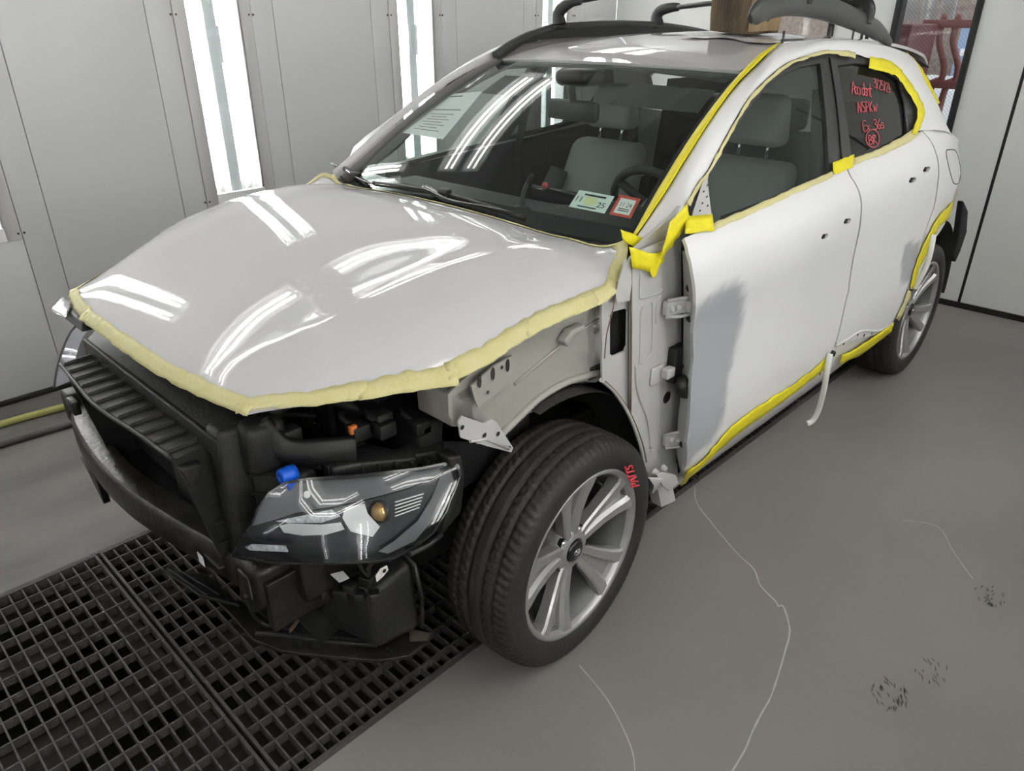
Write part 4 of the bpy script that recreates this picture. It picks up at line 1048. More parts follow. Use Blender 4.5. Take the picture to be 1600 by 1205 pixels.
# wiring boot
con = MB(); p = PP(1050, 565); con.box((p.x - .03, p.y, p.z - .055), (p.x + .03, p.y + .03, p.z + .055)); con.obj('wiring_connector', m_black, CAR, bevel=.005)
P_ = smooth_path([PP(1056, 560, .03), PP(1060, 580, .045), at(1064, 600, 'y', .81), at(1070, 612, 'y', .815), at(1076, 612, 'y', .81)], 6)
MB().tube(P_, [.017 + .003 * (i % 2) for i in range(len(P_))], 12).obj('wiring_boot', m_rubber, CAR)
c = at(1072, 606, 'y', .80); MB().lathe([(0, .02), (.03, .015), (.034, 0)], 16, 'x', c).obj('boot_plate', m_rubber, front_door)
# torn bracket at the foot of the pillar
fb2 = MB(); q = [at(*p, 'y', .80) for p in ((1026, 742), (1036, 738), (1056, 742), (1061, 755), (1046, 768), (1036, 760))]
fb2.prism(q, (0, -.006, 0)); fb2.obj('foot_bracket', m_inner, CAR, bevel=.002)
for px, py in ((1022, 738), (1035, 732)):
    MB().lathe([(0, .016), (.010, .014), (.014, 0)], 10, 'y', at(px, py, 'y', .775)).obj('bracket_bolt', m_inner, CAR)
MB().prism([at(*p, 'y', .70) for p in ((1008, 740), (1034, 748), (1040, 775), (1018, 785))], (0, .04, 0)).obj('sill_end', m_inner, CAR)
# far-side fender and inner structure, plain
def f_r(u, v): return Vector((u, -S(u, v) + .01, v))
sheet('fender', [(-.33, .36), (-.33, 1.06), (-.1, 1.0), (.30, .93), (.42, .84), (.44, .70), (.40, .55), (.30, .69), (.1, .77), (-.1, .77), (-.3, .68), (-.40, .5)], f_r, m_paintd, CAR, step=.05, thick=.008, outward=(0, -1, 0))

# ---- engine bay ---------------------------------------------------------------------------------------------------
bay = empty('engine_bay'); bay.parent = CAR
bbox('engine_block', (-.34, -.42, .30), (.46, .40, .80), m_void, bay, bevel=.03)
for s in (-1, 1): bbox('chassis_rail', (-.40, s * .50 - .05, .42), (.66, s * .50 + .05, .54), m_grime, bay, bevel=.01)
bbox('air_filter_box', (.10, .18, .70), (.44, .46, .875), m_black, bay, bevel=.02)
bbox('battery_tray', (.02, .40, .56), (.36, .62, .80), m_black, bay, bevel=.015)
ab = MB()
for k in range(9): ab.box((.455, .20 + .026 * k, .74), (.468, .212 + .026 * k, .86))
ab.obj('filter_ribs', m_blk2, bay)
bbox('coolant_cap_base', (.40, .50, .78), (.44, .58, .84), m_black, bay)
MB().tube(smooth_path([(.56, .22, .84), (.50, .30, .82), (.47, .40, .84), (.40, .50, .80)], 6), .016, 10).obj('coolant_hose', m_rubber, bay)
for k, (px, py, y) in enumerate(((452, 678, .46), (560, 672, .55), (600, 668, .58), (655, 665, .60))):
    c = at(px, py, 'y', y); MB().box((c.x - .022, c.y - .020, c.z - .020), (c.x + .022, c.y + .020, c.z + .016)).obj('wiring_plug', m_black, bay, bevel=.004)
    MB().tube(smooth_path([c, c + Vector((.01, -.05, .02)), c + Vector((-.06, -.12, -.02)), c + Vector((-.16, -.10, -.06))], 5), .007, 8).obj('plug_cable', m_wire, bay)
c = at(552, 671, 'y', .56); MB().box((c.x - .008, c.y - .006, c.z - .010), (c.x + .010, c.y + .006, c.z + .010)).obj('orange_clip', m_orange, bay, bevel=.002)
rail = MB(); rail.hexa([at(*p, 'y', .60) for p in ((688, 668), (735, 690), (722, 706), (690, 700))] + [at(*p, 'y', .62) for p in ((692, 655), (738, 668), (735, 690), (690, 690))]); rail.obj('rail_bracket', m_cream, bay)
tower = bbox('strut_tower', (-.22, .44, .70), (.10, .66, .93), m_cream, bay, bevel=.04)

# ---- radiator support and air guide ----------------------------------------------------------------------------------
rs = empty('radiator_support'); rs.parent = CAR; rs['label'] = 'black plastic radiator support with ribbed side'
MB().hexa([(.55, -.52, .86), (.738, -.37, .815), (.738, .43, .815), (.55, .435, .86), (.55, -.52, .885), (.738, -.37, .832), (.738, .43, .832), (.55, .435, .885)]).obj('top_deck', m_blk2, rs, bevel=.004)
bbox('front_lip', (.732, -.37, .79), (.744, .43, .842), m_blk2, rs, bevel=.004)
bbox('latch_panel', (.50, -.48, .845), (.60, .42, .895), m_black, rs, bevel=.01)
for k in range(6): bbox('deck_rib', (.575, -.42 + k * .15, .860), (.64, -.412 + k * .15, .886), m_blk2, rs, bevel=.002)
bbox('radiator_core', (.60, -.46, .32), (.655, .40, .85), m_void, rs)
bbox('side_post', (.655, .365, .36), (.742, .435, .862), m_blk2, rs, bevel=.016)
pf = MB(); pf.hexa([(.60, .435, .40), (.69, .435, .40), (.64, .515, .40), (.57, .515, .40), (.60, .435, .75), (.69, .435, .75), (.64, .515, .735), (.57, .515, .735)]); pf.obj('side_panel', m_blk2, rs, bevel=.008)
for k in range(6):
    z = .50 + k * .048; r_ = MB(); r_.hexa([(.685, .44, z), (.698, .44, z), (.65, .51, z), (.635, .51, z), (.685, .44, z + .007), (.698, .44, z + .007), (.65, .51, z + .007), (.635, .51, z + .007)]); r_.obj('panel_rib', m_blk2, rs)
bbox('corner_tower', (.60, .40, .74), (.70, .475, .865), m_blk2, rs, bevel=.022)
MB().tube(smooth_path([(.66, .45, .86), (.63, .47, .80), (.60, .50, .785), (.56, .535, .785), (.50, .57, .78)], 6), .022, 8, flat=(1.4, .6)).obj('tie_bar', m_black, rs)
# headlamp carrier behind the lamp
hc = empty('headlamp_carrier'); hc.parent = CAR
def wedge(name, pts, dz, m=m_blk2, bevel=.006):
    return MB().prism(pts, (0, 0, dz)).obj(name, m, hc, bevel=bevel)
ctop = [(475, 706), (500, 690), (560, 672), (575, 682), (590, 708), (640, 704), (648, 690), (672, 672), (694, 682), (693, 706), (640, 722), (560, 728), (500, 732)]
def oc(px, py): return at(px, py, 'z', .765 - .03 * (px - 475) / 220)
wedge('carrier_top', [oc(475, 712), oc(500, 694), oc(556, 680), oc(572, 690), oc(500, 716)], -.035)
wedge('carrier_top', [oc(498, 716), oc(575, 692), oc(612, 700), oc(612, 716), oc(520, 732)], -.03, m_black)
wedge('carrier_mid', [oc(540, 706), oc(648, 698), oc(652, 716), oc(546, 726)], -.03)
wedge('carrier_block', [oc(612, 706), oc(640, 688), oc(672, 676), oc(694, 686), oc(692, 704), oc(622, 716)], -.03)
for k in range(7):
    p = oc(510 + 26 * k, 724 - 1.5 * k); MB().box((p.x - .004, p.y - .012, p.z - .035), (p.x + .004, p.y + .012, p.z - .004)).obj('carrier_rib', m_blk2, hc, bevel=.002)
for px, py in ((517, 696), (662, 682), (548, 688)):
    p = oc(px, py); MB().lathe([(.016, .0), (.014, .005), (.009, .006), (.008, .002), (0, .002)], 14, 'z', p + Vector((0, 0, .001))).obj('screw_boss', m_grime, hc)
bc_ = MB(); c = at(454, 740, 'y', .515); bc_.lathe([(0, -.012), (.017, -.012), (.019, .0), (.019, .022), (.016, .026), (.006, .026), (.006, .02), (0, .02)], 18, 'x', c); bc_.obj('blue_cap', m_bluecap, hc, label='bright blue cap beside the headlamp')
bbox('blue_cap_foot', (c.x - .008, c.y - .018, c.z - .035), (c.x + .018, c.y + .018, c.z - .008), m_bluecap, hc)

# air guide: hollow ribbed box in front of the radiator
ag = empty('air_guide'); ag.parent = CAR; ag['label'] = 'black ribbed air guide box in front of the radiator'
fe = [(.818, -.335), (.831, -.155), (.838, -.04), (.833, .065), (.822, .176), (.816, .285), (.813, .358)]
FE = resample(smooth_path([(x, y, 0) for x, y in fe], 6), 29)
z0 = .80
def fx(y):
    for i in range(len(FE) - 1):
        if FE[i].y <= y <= FE[i + 1].y: return FE[i].x + (FE[i + 1].x - FE[i].x) * (y - FE[i].y) / (FE[i + 1].y - FE[i].y)
    return FE[0].x if y < FE[0].y else FE[-1].x
tp = MB(); A = [Vector((p.x, p.y, z0)) for p in FE]; B = [Vector((.728, p.y, z0 + .002)) for p in FE]
tp.strip(A, B, (0, 0, -.006), smooth=False); tp.obj('top_plate', m_blk2, ag)
for k in range(12):
    y = -.318 + k * .0585; x1 = fx(y)
    MB().hexa([(.732, y + .004, z0), (.732, y - .004, z0), (x1 - .004, y - .004, z0), (x1 - .004, y + .004, z0), (.732, y + .002, z0 + .012), (.732, y - .002, z0 + .012), (x1 - .006, y - .002, z0 + .008), (x1 - .006, y + .002, z0 + .008)]).obj('rib', m_blk2, ag)
MB().tube([Vector((p.x, p.y, z0 - .002)) for p in FE], .0055, 8).obj('front_edge', m_blk2, ag)
for y, n in ((-.335, 'side_wall'), (.352, 'side_wall')):
    w_ = MB(); xx = fx(y); w_.hexa([(.66, y, .45), (.66, y + .008, .45), (xx - .055, y + .008, .50), (xx - .055, y, .50), (.66, y, z0), (.66, y + .008, z0), (xx, y + .008, z0), (xx, y, z0)]); w_.obj(n, m_blk2, ag)
bbox('floor_plate', (.66, -.335, .47), (.77, .355, .478), m_black, ag)
bbox('inner_flap', (.70, .02, .50), (.712, .33, .79), m_blk2, ag, bevel=.004); bbox('inner_flap', (.68, -.33, .50), (.692, .0, .79), m_black, ag, bevel=.004)
fn_ = MB(); fn_.prism([(.812, .36, .785), (.80, .36, .735), (.765, .36, .78)], (0, .03, 0)); fn_.obj('side_gusset', m_blk2, ag, bevel=.002)
for zz in (.60, .66, .545):
    bbox('side_rib', (.69, .36, zz), (.76, .366, zz + .005), m_blk2, ag, bevel=.001)
bbox('clip_post', (.81, -.345, .66), (.83, -.29, .70), m_black, ag, bevel=.004)

# ---- bumper beam ------------------------------------------------------------------------------------------------------
bm_ = empty('bumper_beam'); bm_.parent = CAR; bm_['label'] = 'bowed dark steel bumper beam without its cover'
bp_ = smooth_path([(.742, -.70, 0), (.782, -.575, 0), (.806, -.41, 0), (.818, -.23, 0), (.815, -.08, 0), (.803, .03, 0), (.783, .165, 0), (.758, .315, 0), (.745, .40, 0)], 6)
sec_ = [(-.064, .526), (-.006, .522), (0, .514), (.004, .505), (.004, .440), (0, .430), (-.008, .424), (-.05, .424), (-.05, .434), (-.014, .436), (-.012, .505), (-.064, .512)]
vs = []; fs = []; m_ = len(sec_)
for i, p in enumerate(bp_):
    t = (bp_[min(i + 1, len(bp_) - 1)] - bp_[max(i - 1, 0)]).normalized(); n = Vector((t.y, -t.x, 0))
    for d, z in sec_: vs.append(p + n * d + Vector((0, 0, z)))
for i in range(len(bp_) - 1):
    for j in range(m_): fs.append((i * m_ + j, i * m_ + (j + 1) % m_, (i + 1) * m_ + (j + 1) % m_, (i + 1) * m_ + j))
MB().add(vs, fs, False).obj('beam', m_grime, bm_, bevel=.003)
# pressed crash boxes at both ends
for s, xx in ((1, .742), (-1, .735)):
    k_ = MB(); y0_, y1_ = sorted((s * .375, s * .50))
    k_.box((xx - .10, y0_, .415), (xx + .006, y1_, .535)); k_.obj('crash_box', m_grime, bm_, bevel=.022)
    k_ = MB(); y0_, y1_ = sorted((s * .42, s * .47)); k_.box((xx + .002, y0_, .44), (xx + .014, y1_, .51)); k_.obj('crash_box_boss', m_grime, bm_, bevel=.006)
    k_ = MB(); y0_, y1_ = sorted((s * .485, s * .515)); k_.box((.55, y0_, .36), (xx - .01, y1_, .50)); k_.obj('end_plate', m_grime, bm_, bevel=.004)
lb = at(301, 883, 'x', .776); MB().box((.7755, .255, .445), (.7765, .285, .475)).obj('part_label', m_label, bm_)
bbox('tow_clip', (.70, -.74, .45), (.76, -.67, .56), m_black, bm_, bevel=.01)

# ---- headlamp ----------------------------------------------------------------------------------------------------------
XB = [(.47, .805), (.50, .783), (.58, .717), (.645, .663), (.70, .600), (.74, .534), (.77, .46), (.80, .37)]
XT = [(.47, .755), (.50, .718), (.52, .685), (.55, .63), (.65, .486), (.72, .363), (.76, .29), (.80, .21)]
def HLx(y, z):
    t = (z - .605) / .147; a, b = interp(XB, y), interp(XT, y); return a + (b - a) * t + .030 * 4 * max(-.2, t * (1 - t)) * .8
fL = lambda u, v: Vector((HLx(u, v), u, v))
nL = Vector((.72, .45, .53))
def LP(L): return [onP(px, py, fL, .62, .68) for px, py in L]
lamp_out = [(364, 869), (375, 845), (394, 818), (402, 795), (420, 770), (445, 754), (480, 748), (540, 744), (600, 738), (660, 731), (700, 723), (716, 727), (720, 742), (712, 765), (698, 800), (678, 832), (650, 856), (615, 873), (570, 879), (500, 881), (430, 880), (380, 874)]
m_bezel = mat('lamp_bezel_black', (.012, .012, .016), .22)
m_frost = mat('lamp_diffuser_grey', (.10, .10, .105), .4)
m_chrome = mat('lamp_reflector_silver', (.50, .50, .50), .32, .6)
m_clear = mat('lamp_clear_optic', (.50, .53, .54), .2, .3, bump=.8, bscale=90)
m_gold = mat('projector_amber', (.55, .36, .14), .12, .6)
g_lens = glass('headlamp_lens', (.92, .93, .94), .9)
def headlamp(mir=False):
    h = empty('headlamp'); h.parent = CAR; h['label'] = 'black headlamp with silver reflectors sitting loose beside the front wheel' if not mir else 'far-side headlamp'
    made = []
    def sh(name, px, m, off, thick=.004, step=.03):
        made.append(sheet(name, LP(px), fL, m, h, step=step, thick=thick, off=off, outward=nL)); return made[-1]
    lens = sh('lens', lamp_out, g_lens, .0, .0)
    big = [(px + (px - 545) * .012, py + (py - 815) * .03) for px, py in lamp_out]
    sh('housing', big, m_black, -.075, .07)
    cx, cy = 545, 815
    rimp = [(px + (px - 545) * .006, py + (py - 815) * .015) for px, py in lamp_out]
    inner = [(px + (cx - px) * .012, py + (cy - py) * .035) for px, py in lamp_out]
    made.append(sheet('rim', LP(rimp), fL, m_blackg, h, step=.02, thick=.05, holes=[LP(inner)], off=.001, outward=nL))
    sh('bezel', inner, m_bezel, -.036)
    sh('upper_diffuser', [(391, 827), (401, 797), (413, 777), (436, 760), (468, 751), (594, 741), (686, 729), (692, 735), (681, 743), (640, 760), (594, 773), (521, 790), (460, 802), (423, 816)], m_frost, -.020)
    sh('side_diffuser', [(705, 731), (712, 751), (684, 809), (652, 849), (608, 869), (592, 865), (618, 848), (655, 816), (677, 777), (690, 741)], m_frost, -.016)
    sh('low_reflector', [(432, 826), (445, 821), (499, 821), (530, 817), (536, 829), (506, 838), (467, 841), (438, 837)], m_chrome, -.026)
    sh('low_optic', [(426, 818), (447, 812), (516, 795), (530, 807), (499, 818), (447, 820)], m_clear, -.024)
    sh('projector_shroud', [(538, 792), (569, 786), (574, 802), (594, 824), (582, 841), (547, 832), (533, 809)], m_chrome, -.020, .006, .02)
    sh('turn_strip', [(379, 862), (389, 857), (442, 857), (446, 867), (387, 867)], m_clear, -.014)
    c = fL(*onP(585, 802, fL, .62, .68)) - nL * .022
    e = MB(); e.lathe([(0, .012), (.010, .010), (.018, .004), (.022, -.006)], 20, 'y'); M_ = Vector((0, 1, 0)).rotation_difference(Vector((.9, .25, .3))).to_matrix()
    e.v = [tuple(c + M_ @ (Vector(v) * 1.0)) for v in e.v]; made.append(e.obj('projector_lens', m_gold, h))
    e = MB(); e.lathe([(.022, -.004), (.025, .002), (.027, -.008)], 20, 'y'); e.v = [tuple(c + M_ @ Vector(v)) for v in e.v]; made.append(e.obj('projector_ring', m_blackg, h))
    for i in range(5):
        y0 = 776 + i * 6; made.append(sheet('louver', LP([(618 + i * 0, y0 + 6), (664 - i * 1.5, y0 - 8), (665 - i * 1.5, y0 - 6), (619, y0 + 8)]), fL, m_chrome, h, step=.02, thick=.004, off=-.034, outward=nL))
    d = fL(*onP(480, 773, fL, .62, .68)); e = MB(); e.lathe([(0, .001), (.008, .0)], 16, 'y'); M2 = Vector((0, 1, 0)).rotation_difference(nL).to_matrix()
    e.v = [tuple(d + M2 @ Vector(v) + nL * .001) for v in e.v]; made.append(e.obj('paint_dot', m_label, h))
    # side bracket behind the lens
    q = [at(*p, 'y', .735) for p in ((700, 716), (722, 712), (727, 745), (722, 800), (690, 838), (700, 800), (716, 760))]
    made.append(MB().prism(q, (0, -.05, 0)).obj('side_bracket', m_black, h, bevel=.006))
    MB().tube([at(*p, 'y', .765) for p in ((640, 866), (670, 852), (690, 835))], .006, 8).obj('bracket_arm', m_black, h)
    if mir:
        for o in made: o.data = o.data.copy(); o.data.transform(Matrix.Scale(-1, 4, Vector((0, 1, 0)))); o.data.flip_normals()
    return h
headlamp()
# far-side headlamp: a clear curved lens seen edge-on past the air guide
m_haze = glass('hazy_lens', (.78, .78, .82), .9, haze=.42, hazecol=(.62, .62, .68))
hm = empty('headlamp'); hm.parent = CAR; hm['label'] = 'clear grey headlamp lens at the far front corner'
A = smooth_path([at(*p, 'y', -.64) for p in ((136, 497), (113, 516), (98, 546), (89, 578), (85, 606))], 5); B = smooth_path([at(*p, 'y', -.56) for p in ((142, 510), (128, 530), (119, 556), (115, 576), (113, 594))], 5)
D = smooth_path([at(*p, 'y', -.50) for p in ((152, 520), (140, 538), (133, 560), (127, 580), (122, 596))], 5)
MB().strip(A, B, (-.004, 0, 0)).obj('lens', m_haze, hm)
MB().tube(A, .004, 8).obj('lens_edge', m_frost, hm)
MB().strip(B, D, (-.01, 0, 0)).obj('side_bracket', m_black, hm)
MB().strip([p + Vector((-.05, .02, 0)) for p in A], [p + Vector((-.05, .02, 0)) for p in B], (-.01, 0, 0)).obj('reflector', m_chrome, hm)
MB().lathe([(0, .004), (.007, .003)], 10, 'x', at(116, 552, 'y', -.545) + Vector((.006, 0, 0))).obj('mount_screw', m_label, hm)
# daytime lamp on the far side of the nose
dk = MB(); dk.hexa([at(100, 498, 'z', .88), at(112, 492, 'z', .88), at(150, 515, 'z', .88), at(128, 520, 'z', .88), at(96, 478, 'z', .90), at(112, 470, 'z', .90), at(150, 498, 'z', .90), at(128, 505, 'z', .90)]); dk.obj('daytime_lamp_base', m_black, CAR, bevel=.005)
dr_ = MB(); dr_.hexa([at(80, 488, 'z', .90), at(94, 476, 'z', .90), at(112, 484, 'z', .90), at(104, 498, 'z', .90), at(80, 482, 'z', .905), at(98, 462, 'z', .915), at(113, 474, 'z', .91), at(103, 490, 'z', .905)])
dr_.obj('daytime_lamp', m_logo, CAR, bevel=.012, seg=3, label='chrome daytime lamp end at the far nose corner')

m_mud = mat('dried_mud', (.075, .06, .045), .9, var=.8, vscale=30, vcol=(.03, .025, .02))
# ---- lower front: horn, reservoir, undertray -----------------------------------------------------------------------------
lf = empty('lower_front'); lf.parent = CAR
rv = MB(); rv.hexa([(.46, .40, .25), (.60, .40, .25), (.56, .665, .285), (.425, .665, .262), (.40, .46, .47), (.60, .46, .45), (.555, .655, .45), (.43, .655, .47)])
rv.obj('washer_reservoir', m_blk2, lf, bevel=.018)
rv = MB(); rv.tube([(.428, .668, .27), (.425, .672, .37), (.432, .662, .465), (.43, .60, .475), (.40, .47, .475)], .006, 6); rv.obj('reservoir_seam', m_black, lf)
horn_c = at(463, 930, 'z', .36)
MB().lathe([(0, .03), (.012, .03), (.012, .018), (.022, .016), (.040, .010), (.044, .002), (.044, -.010), (.036, -.018), (0, -.02)], 28, 'z', horn_c).obj('horn', m_blackg, lf)
MB().lathe([(0, .0), (.010, 0), (.010, .012), (.006, .02), (0, .02)], 12, 'z', horn_c + Vector((-.005, 0, .03))).obj('horn_terminal', m_grime, lf)
MB().box(horn_c + Vector((.012, -.022, .0125)), horn_c + Vector((.026, -.008, .0135))).obj('part_label', m_label, lf)
sf = [at(*p, 'z', .215) for p in ((335, 935), (365, 965), (395, 1000), (440, 1017), (520, 1026), (590, 1032), (640, 1025), (670, 1000), (660, 985), (600, 995), (520, 990), (470, 985), (430, 970), (400, 940))]
MB().prism(sf, (0, 0, -.012)).obj('lower_stiffener', m_grime, lf, bevel=.003)
edge_ = [at(*p, 'z', .217) for p in ((400, 990), (440, 992), (520, 1003), (590, 1008))]
MB().tube(edge_, .008, 8).obj('stiffener_edge', m_blk2, lf)
for px, py, r in ((466, 1008, .016), (492, 1010, .020), (607, 1016, .011)):
    MB().lathe([(r, .002), (r * .8, .004), (r * .78, .0), (0, .0)], 16, 'z', at(px, py, 'z', .216)).obj('stiffener_hole', m_void, lf)
MB().prism([at(*p, 'z', .218) for p in ((640, 985), (672, 992), (668, 1002), (640, 1003))], (0, 0, .006)).obj('mud_patch', m_mud, lf)
MB().prism([at(*p, 'z', .24) for p in ((400, 950), (450, 940), (560, 960), (585, 1000), (470, 990), (430, 975))], (0, 0, -.01)).obj('undertray', m_black, lf)
MB().prism([(.80, .02, .30), (.79, .24, .34), (.72, .30, .30), (.70, .06, .24)], (0, 0, -.012)).obj('air_deflector', m_blk2, lf, bevel=.003)
for k in range(2): MB().tube([(.792 - .03 * k, .04 + .01 * k, .306 - .024 * k), (.776 - .03 * k, .25, .334 - .018 * k)], .003, 6).obj('deflector_rib', m_black, lf)
MB().prism([(.80, -.52, .42), (.81, -.36, .42), (.80, -.40, .30), (.79, -.50, .32)], (-.02, 0, 0)).obj('air_deflector', m_black, lf, bevel=.003)
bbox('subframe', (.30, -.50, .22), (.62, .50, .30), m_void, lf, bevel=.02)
bbox('lower_crossmember', (.56, -.52, .30), (.66, .40, .38), m_black, lf, bevel=.01)
for pts, r in (([(385, 930, .45), (400, 965, .30), (430, 978, .27), (470, 960, .30), (500, 945, .33)], .006), ([(480, 905, .42), (510, 900, .44), (530, 905, .45), (560, 915, .45), (575, 925, .44)], .008), ([(500, 935, .36), (530, 920, .40), (550, 900, .46), (575, 890, .50)], .006), ([(560, 880, .52), (575, 900, .50), (580, 880, .53), (610, 875, .55)], .005), ([(430, 905, .42), (455, 900, .43), (490, 890, .46), (520, 885, .48)], .010)):
    MB().tube(smooth_path([at(a, b, 'z', z) for a, b, z in pts], 6), r, 8).obj('wiring_loom', m_wire, lf)
for px, py, z, s in ((535, 925, .44, .018), (548, 918, .46, .014), (505, 925, .42, .014), (575, 905, .48, .016), (490, 915, .41, .012), (585, 930, .46, .012), (562, 930, .44, .012)):
    c = at(px, py, 'z', z); MB().box(c - Vector((s, s, s * .8)), c + Vector((s, s, s * .8)), rot=Matrix.Rotation(px * .7, 3, 'Z')).obj('connector', m_black, lf, bevel=.003)
lab = [at(*p, 'z', .50) for p in ((516, 898), (536, 893), (546, 904), (530, 911))]; MB().prism(lab, (0, 0, .0015)).obj('cable_label', m_label, lf)
tagp = [at(*p, 'y', .70) for p in ((586, 900), (594, 888), (604, 883), (606, 890), (598, 900), (588, 909))]; MB().prism(tagp, (0, .003, 0)).obj('metal_tab', m_label, lf, bevel=.001)
MB().lathe([(0, .005), (.005, .004)], 10, 'y', at(599, 891, 'y', .702)).obj('tab_hole', m_void, lf)
MB().prism([at(*p, 'z', .26) for p in ((452, 985), (462, 972), (468, 970), (460, 982), (453, 990))], (0, 0, .004)).obj('orange_tab', m_rust, lf)
# steering and suspension behind the wheel
for s in (-1, 1):
    MB().tube([(0, s * .62, .36), (-.02, s * .56, .62), (-.04, s * .52, .84)], .04, 12).obj('strut', m_grime, CAR)
    MB().tube([(.02, s * .66, .26), (.0, s * .30, .25)], .03, 10).obj('control_arm', m_grime, CAR)
    MB().tube([(-2.6, s * .66, .33), (-2.6, s * .1, .33)], .045, 10).obj('rear_axle', m_grime, CAR)
# ---- cabin ------------------------------------------------------------------------------------------------------------
m_dash = mat('dash_charcoal', (.025, .025, .026), .65, bump=.15, bscale=140)
m_cabin = mat('cabin_dark', (.03, .03, .031), .8)
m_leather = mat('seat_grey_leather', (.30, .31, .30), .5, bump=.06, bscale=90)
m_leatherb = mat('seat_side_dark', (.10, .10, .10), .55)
m_head = mat('headliner', (.16, .155, .15), .9)
m_paper = mat('white_paper', (.72, .74, .72), .7)
m_stk_g = mat('sticker_green_white', (.62, .72, .66), .6)
m_stk_y = mat('sticker_yellow', (.62, .66, .34), .6)
m_stk_r = mat('sticker_red', (.52, .07, .05), .6)
m_inkd = mat('print_black', (.02, .025, .02), .7)
cab = empty('cabin'); cab.parent = CAR; cab['label'] = 'dark cabin with pale grey seats behind the glass'
# dashboard: lofted across the car
def dash(a, b):
    y = -.70 + 1.40 * a; P = [(-.30, 1.055), (-.52, 1.045), (-.72, 1.045), (-.80, 1.02), (-.83, .95), (-.80, .80), (-.74, .55)]
    k = b * (len(P) - 1); i = min(len(P) - 2, int(k)); f = k - i
    x = P[i][0] * (1 - f) + P[i + 1][0] * f; z = P[i][1] * (1 - f) + P[i + 1][1] * f
    if x < -.6: z += .055 * math.exp(-((y - .37) / .17) ** 2) * (1 if z > .9 else 0)
    return Vector((x, y, z))
MB().grid(dash, 40, 18).obj('dashboard', m_dash, cab)
bbox('centre_screen', (-.84, -.14, .97), (-.825, .12, 1.07), m_blackg, cab, bevel=.006)
sw = MB(); c = Vector((-.93, .37, 1.02)); M_ = Matrix.Rotation(math.radians(-62), 3, 'Y')
sw.tube([c + M_ @ Vector((.185 * math.cos(t), .185 * math.sin(t), 0)) for t in [2 * PI * k / 40 for k in range(40)]], .015, 10, closed=True)
for t in (0, 2.3, -2.3): sw.tube([c, c + M_ @ Vector((.18 * math.cos(t + PI), .18 * math.sin(t + PI), 0))], .016, 8)
sw.obj('steering_wheel', m_dash, cab)
hb = MB(); hb.lathe([(0, .035), (.05, .03), (.07, .01), (.07, -.02), (0, -.03)], 20, 'z'); hb.v = [tuple(c + M_ @ Vector(v)) for v in hb.v]; hb.obj('horn_pad', m_leatherb, cab)
MB().tube([c, c + Vector((.2, 0, -.10))], .045, 12).obj('steering_column', m_dash, cab)
def seat(y, x=-1.50):
    s = empty('seat', (x, y, .40)); s.parent = cab
    def pad(name, fn, m): MB().grid(fn, 14, 14).obj(name, m, s)
    b = MB().box((-.02, -.25, 0), (.50, .25, .14)); b.obj('cushion', m_leather, s, bevel=.045, seg=4)
    P = lambda zz: -.02 - .32 * (zz - .1)
    b = MB(); b.hexa([(-.10, -.24, .08), (.04, -.24, .08), (.04, .24, .08), (-.10, .24, .08), (-.34, -.19, .74), (-.22, -.19, .74), (-.22, .19, .74), (-.34, .19, .74)]); b.obj('backrest', m_leather, s, bevel=.05, seg=4)
    for sg in (-1, 1):
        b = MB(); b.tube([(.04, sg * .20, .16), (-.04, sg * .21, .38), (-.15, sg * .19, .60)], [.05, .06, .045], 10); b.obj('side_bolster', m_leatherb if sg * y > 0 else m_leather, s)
        MB().cyl((-.27, sg * .06, .73), (-.29, sg * .06, .83), .007, 8).obj('headrest_post', m_logo, s)
    b = MB(); b.hexa([(-.34, -.125, .79), (-.23, -.125, .79), (-.23, .125, .79), (-.34, .125, .79), (-.36, -.10, .975), (-.27, -.10, .975), (-.27, .10, .975), (-.36, .10, .975)]); b.obj('headrest', m_leather, s, bevel=.035, seg=4)
seat(-.33, -1.28); seat(.37, -1.28)
b = MB(); b.hexa([(-2.35, -.62, .45), (-1.95, -.62, .45), (-1.95, .62, .45), (-2.35, .62, .45), (-2.35, -.62, .60), (-1.95, -.62, .60), (-1.95, .62, .60), (-2.35, .62, .60)]); b.obj('rear_bench', m_leatherb, cab, bevel=.04)
b = MB(); b.hexa([(-2.45, -.60, .55), (-2.32, -.60, .55), (-2.32, .60, .55), (-2.45, .60, .55), (-2.62, -.56, 1.12), (-2.50, -.56, 1.12), (-2.50, .56, 1.12), (-2.62, .56, 1.12)]); b.obj('rear_backrest', m_leatherb, cab, bevel=.04)
for y in (-.35, 0, .35): bbox('rear_headrest', (-2.64, y - .11, 1.12), (-2.54, y + .11, 1.27), m_leatherb, cab, bevel=.03)
bbox('centre_console', (-1.6, -.09, .40), (-.80, .13, .70), m_dash, cab, bevel=.03)
bbox('cargo_floor', (-3.2, -.62, .60), (-2.5, .62, .66), m_cabin, cab)
MB().grid(lambda a, b: Vector((-1.04 - 2.0 * a, -.50 + 1.0 * b, Rf(-1.04 - 2.0 * a, -.50 + 1.0 * b) - .035)), 16, 8).obj('headliner', m_head, cab)
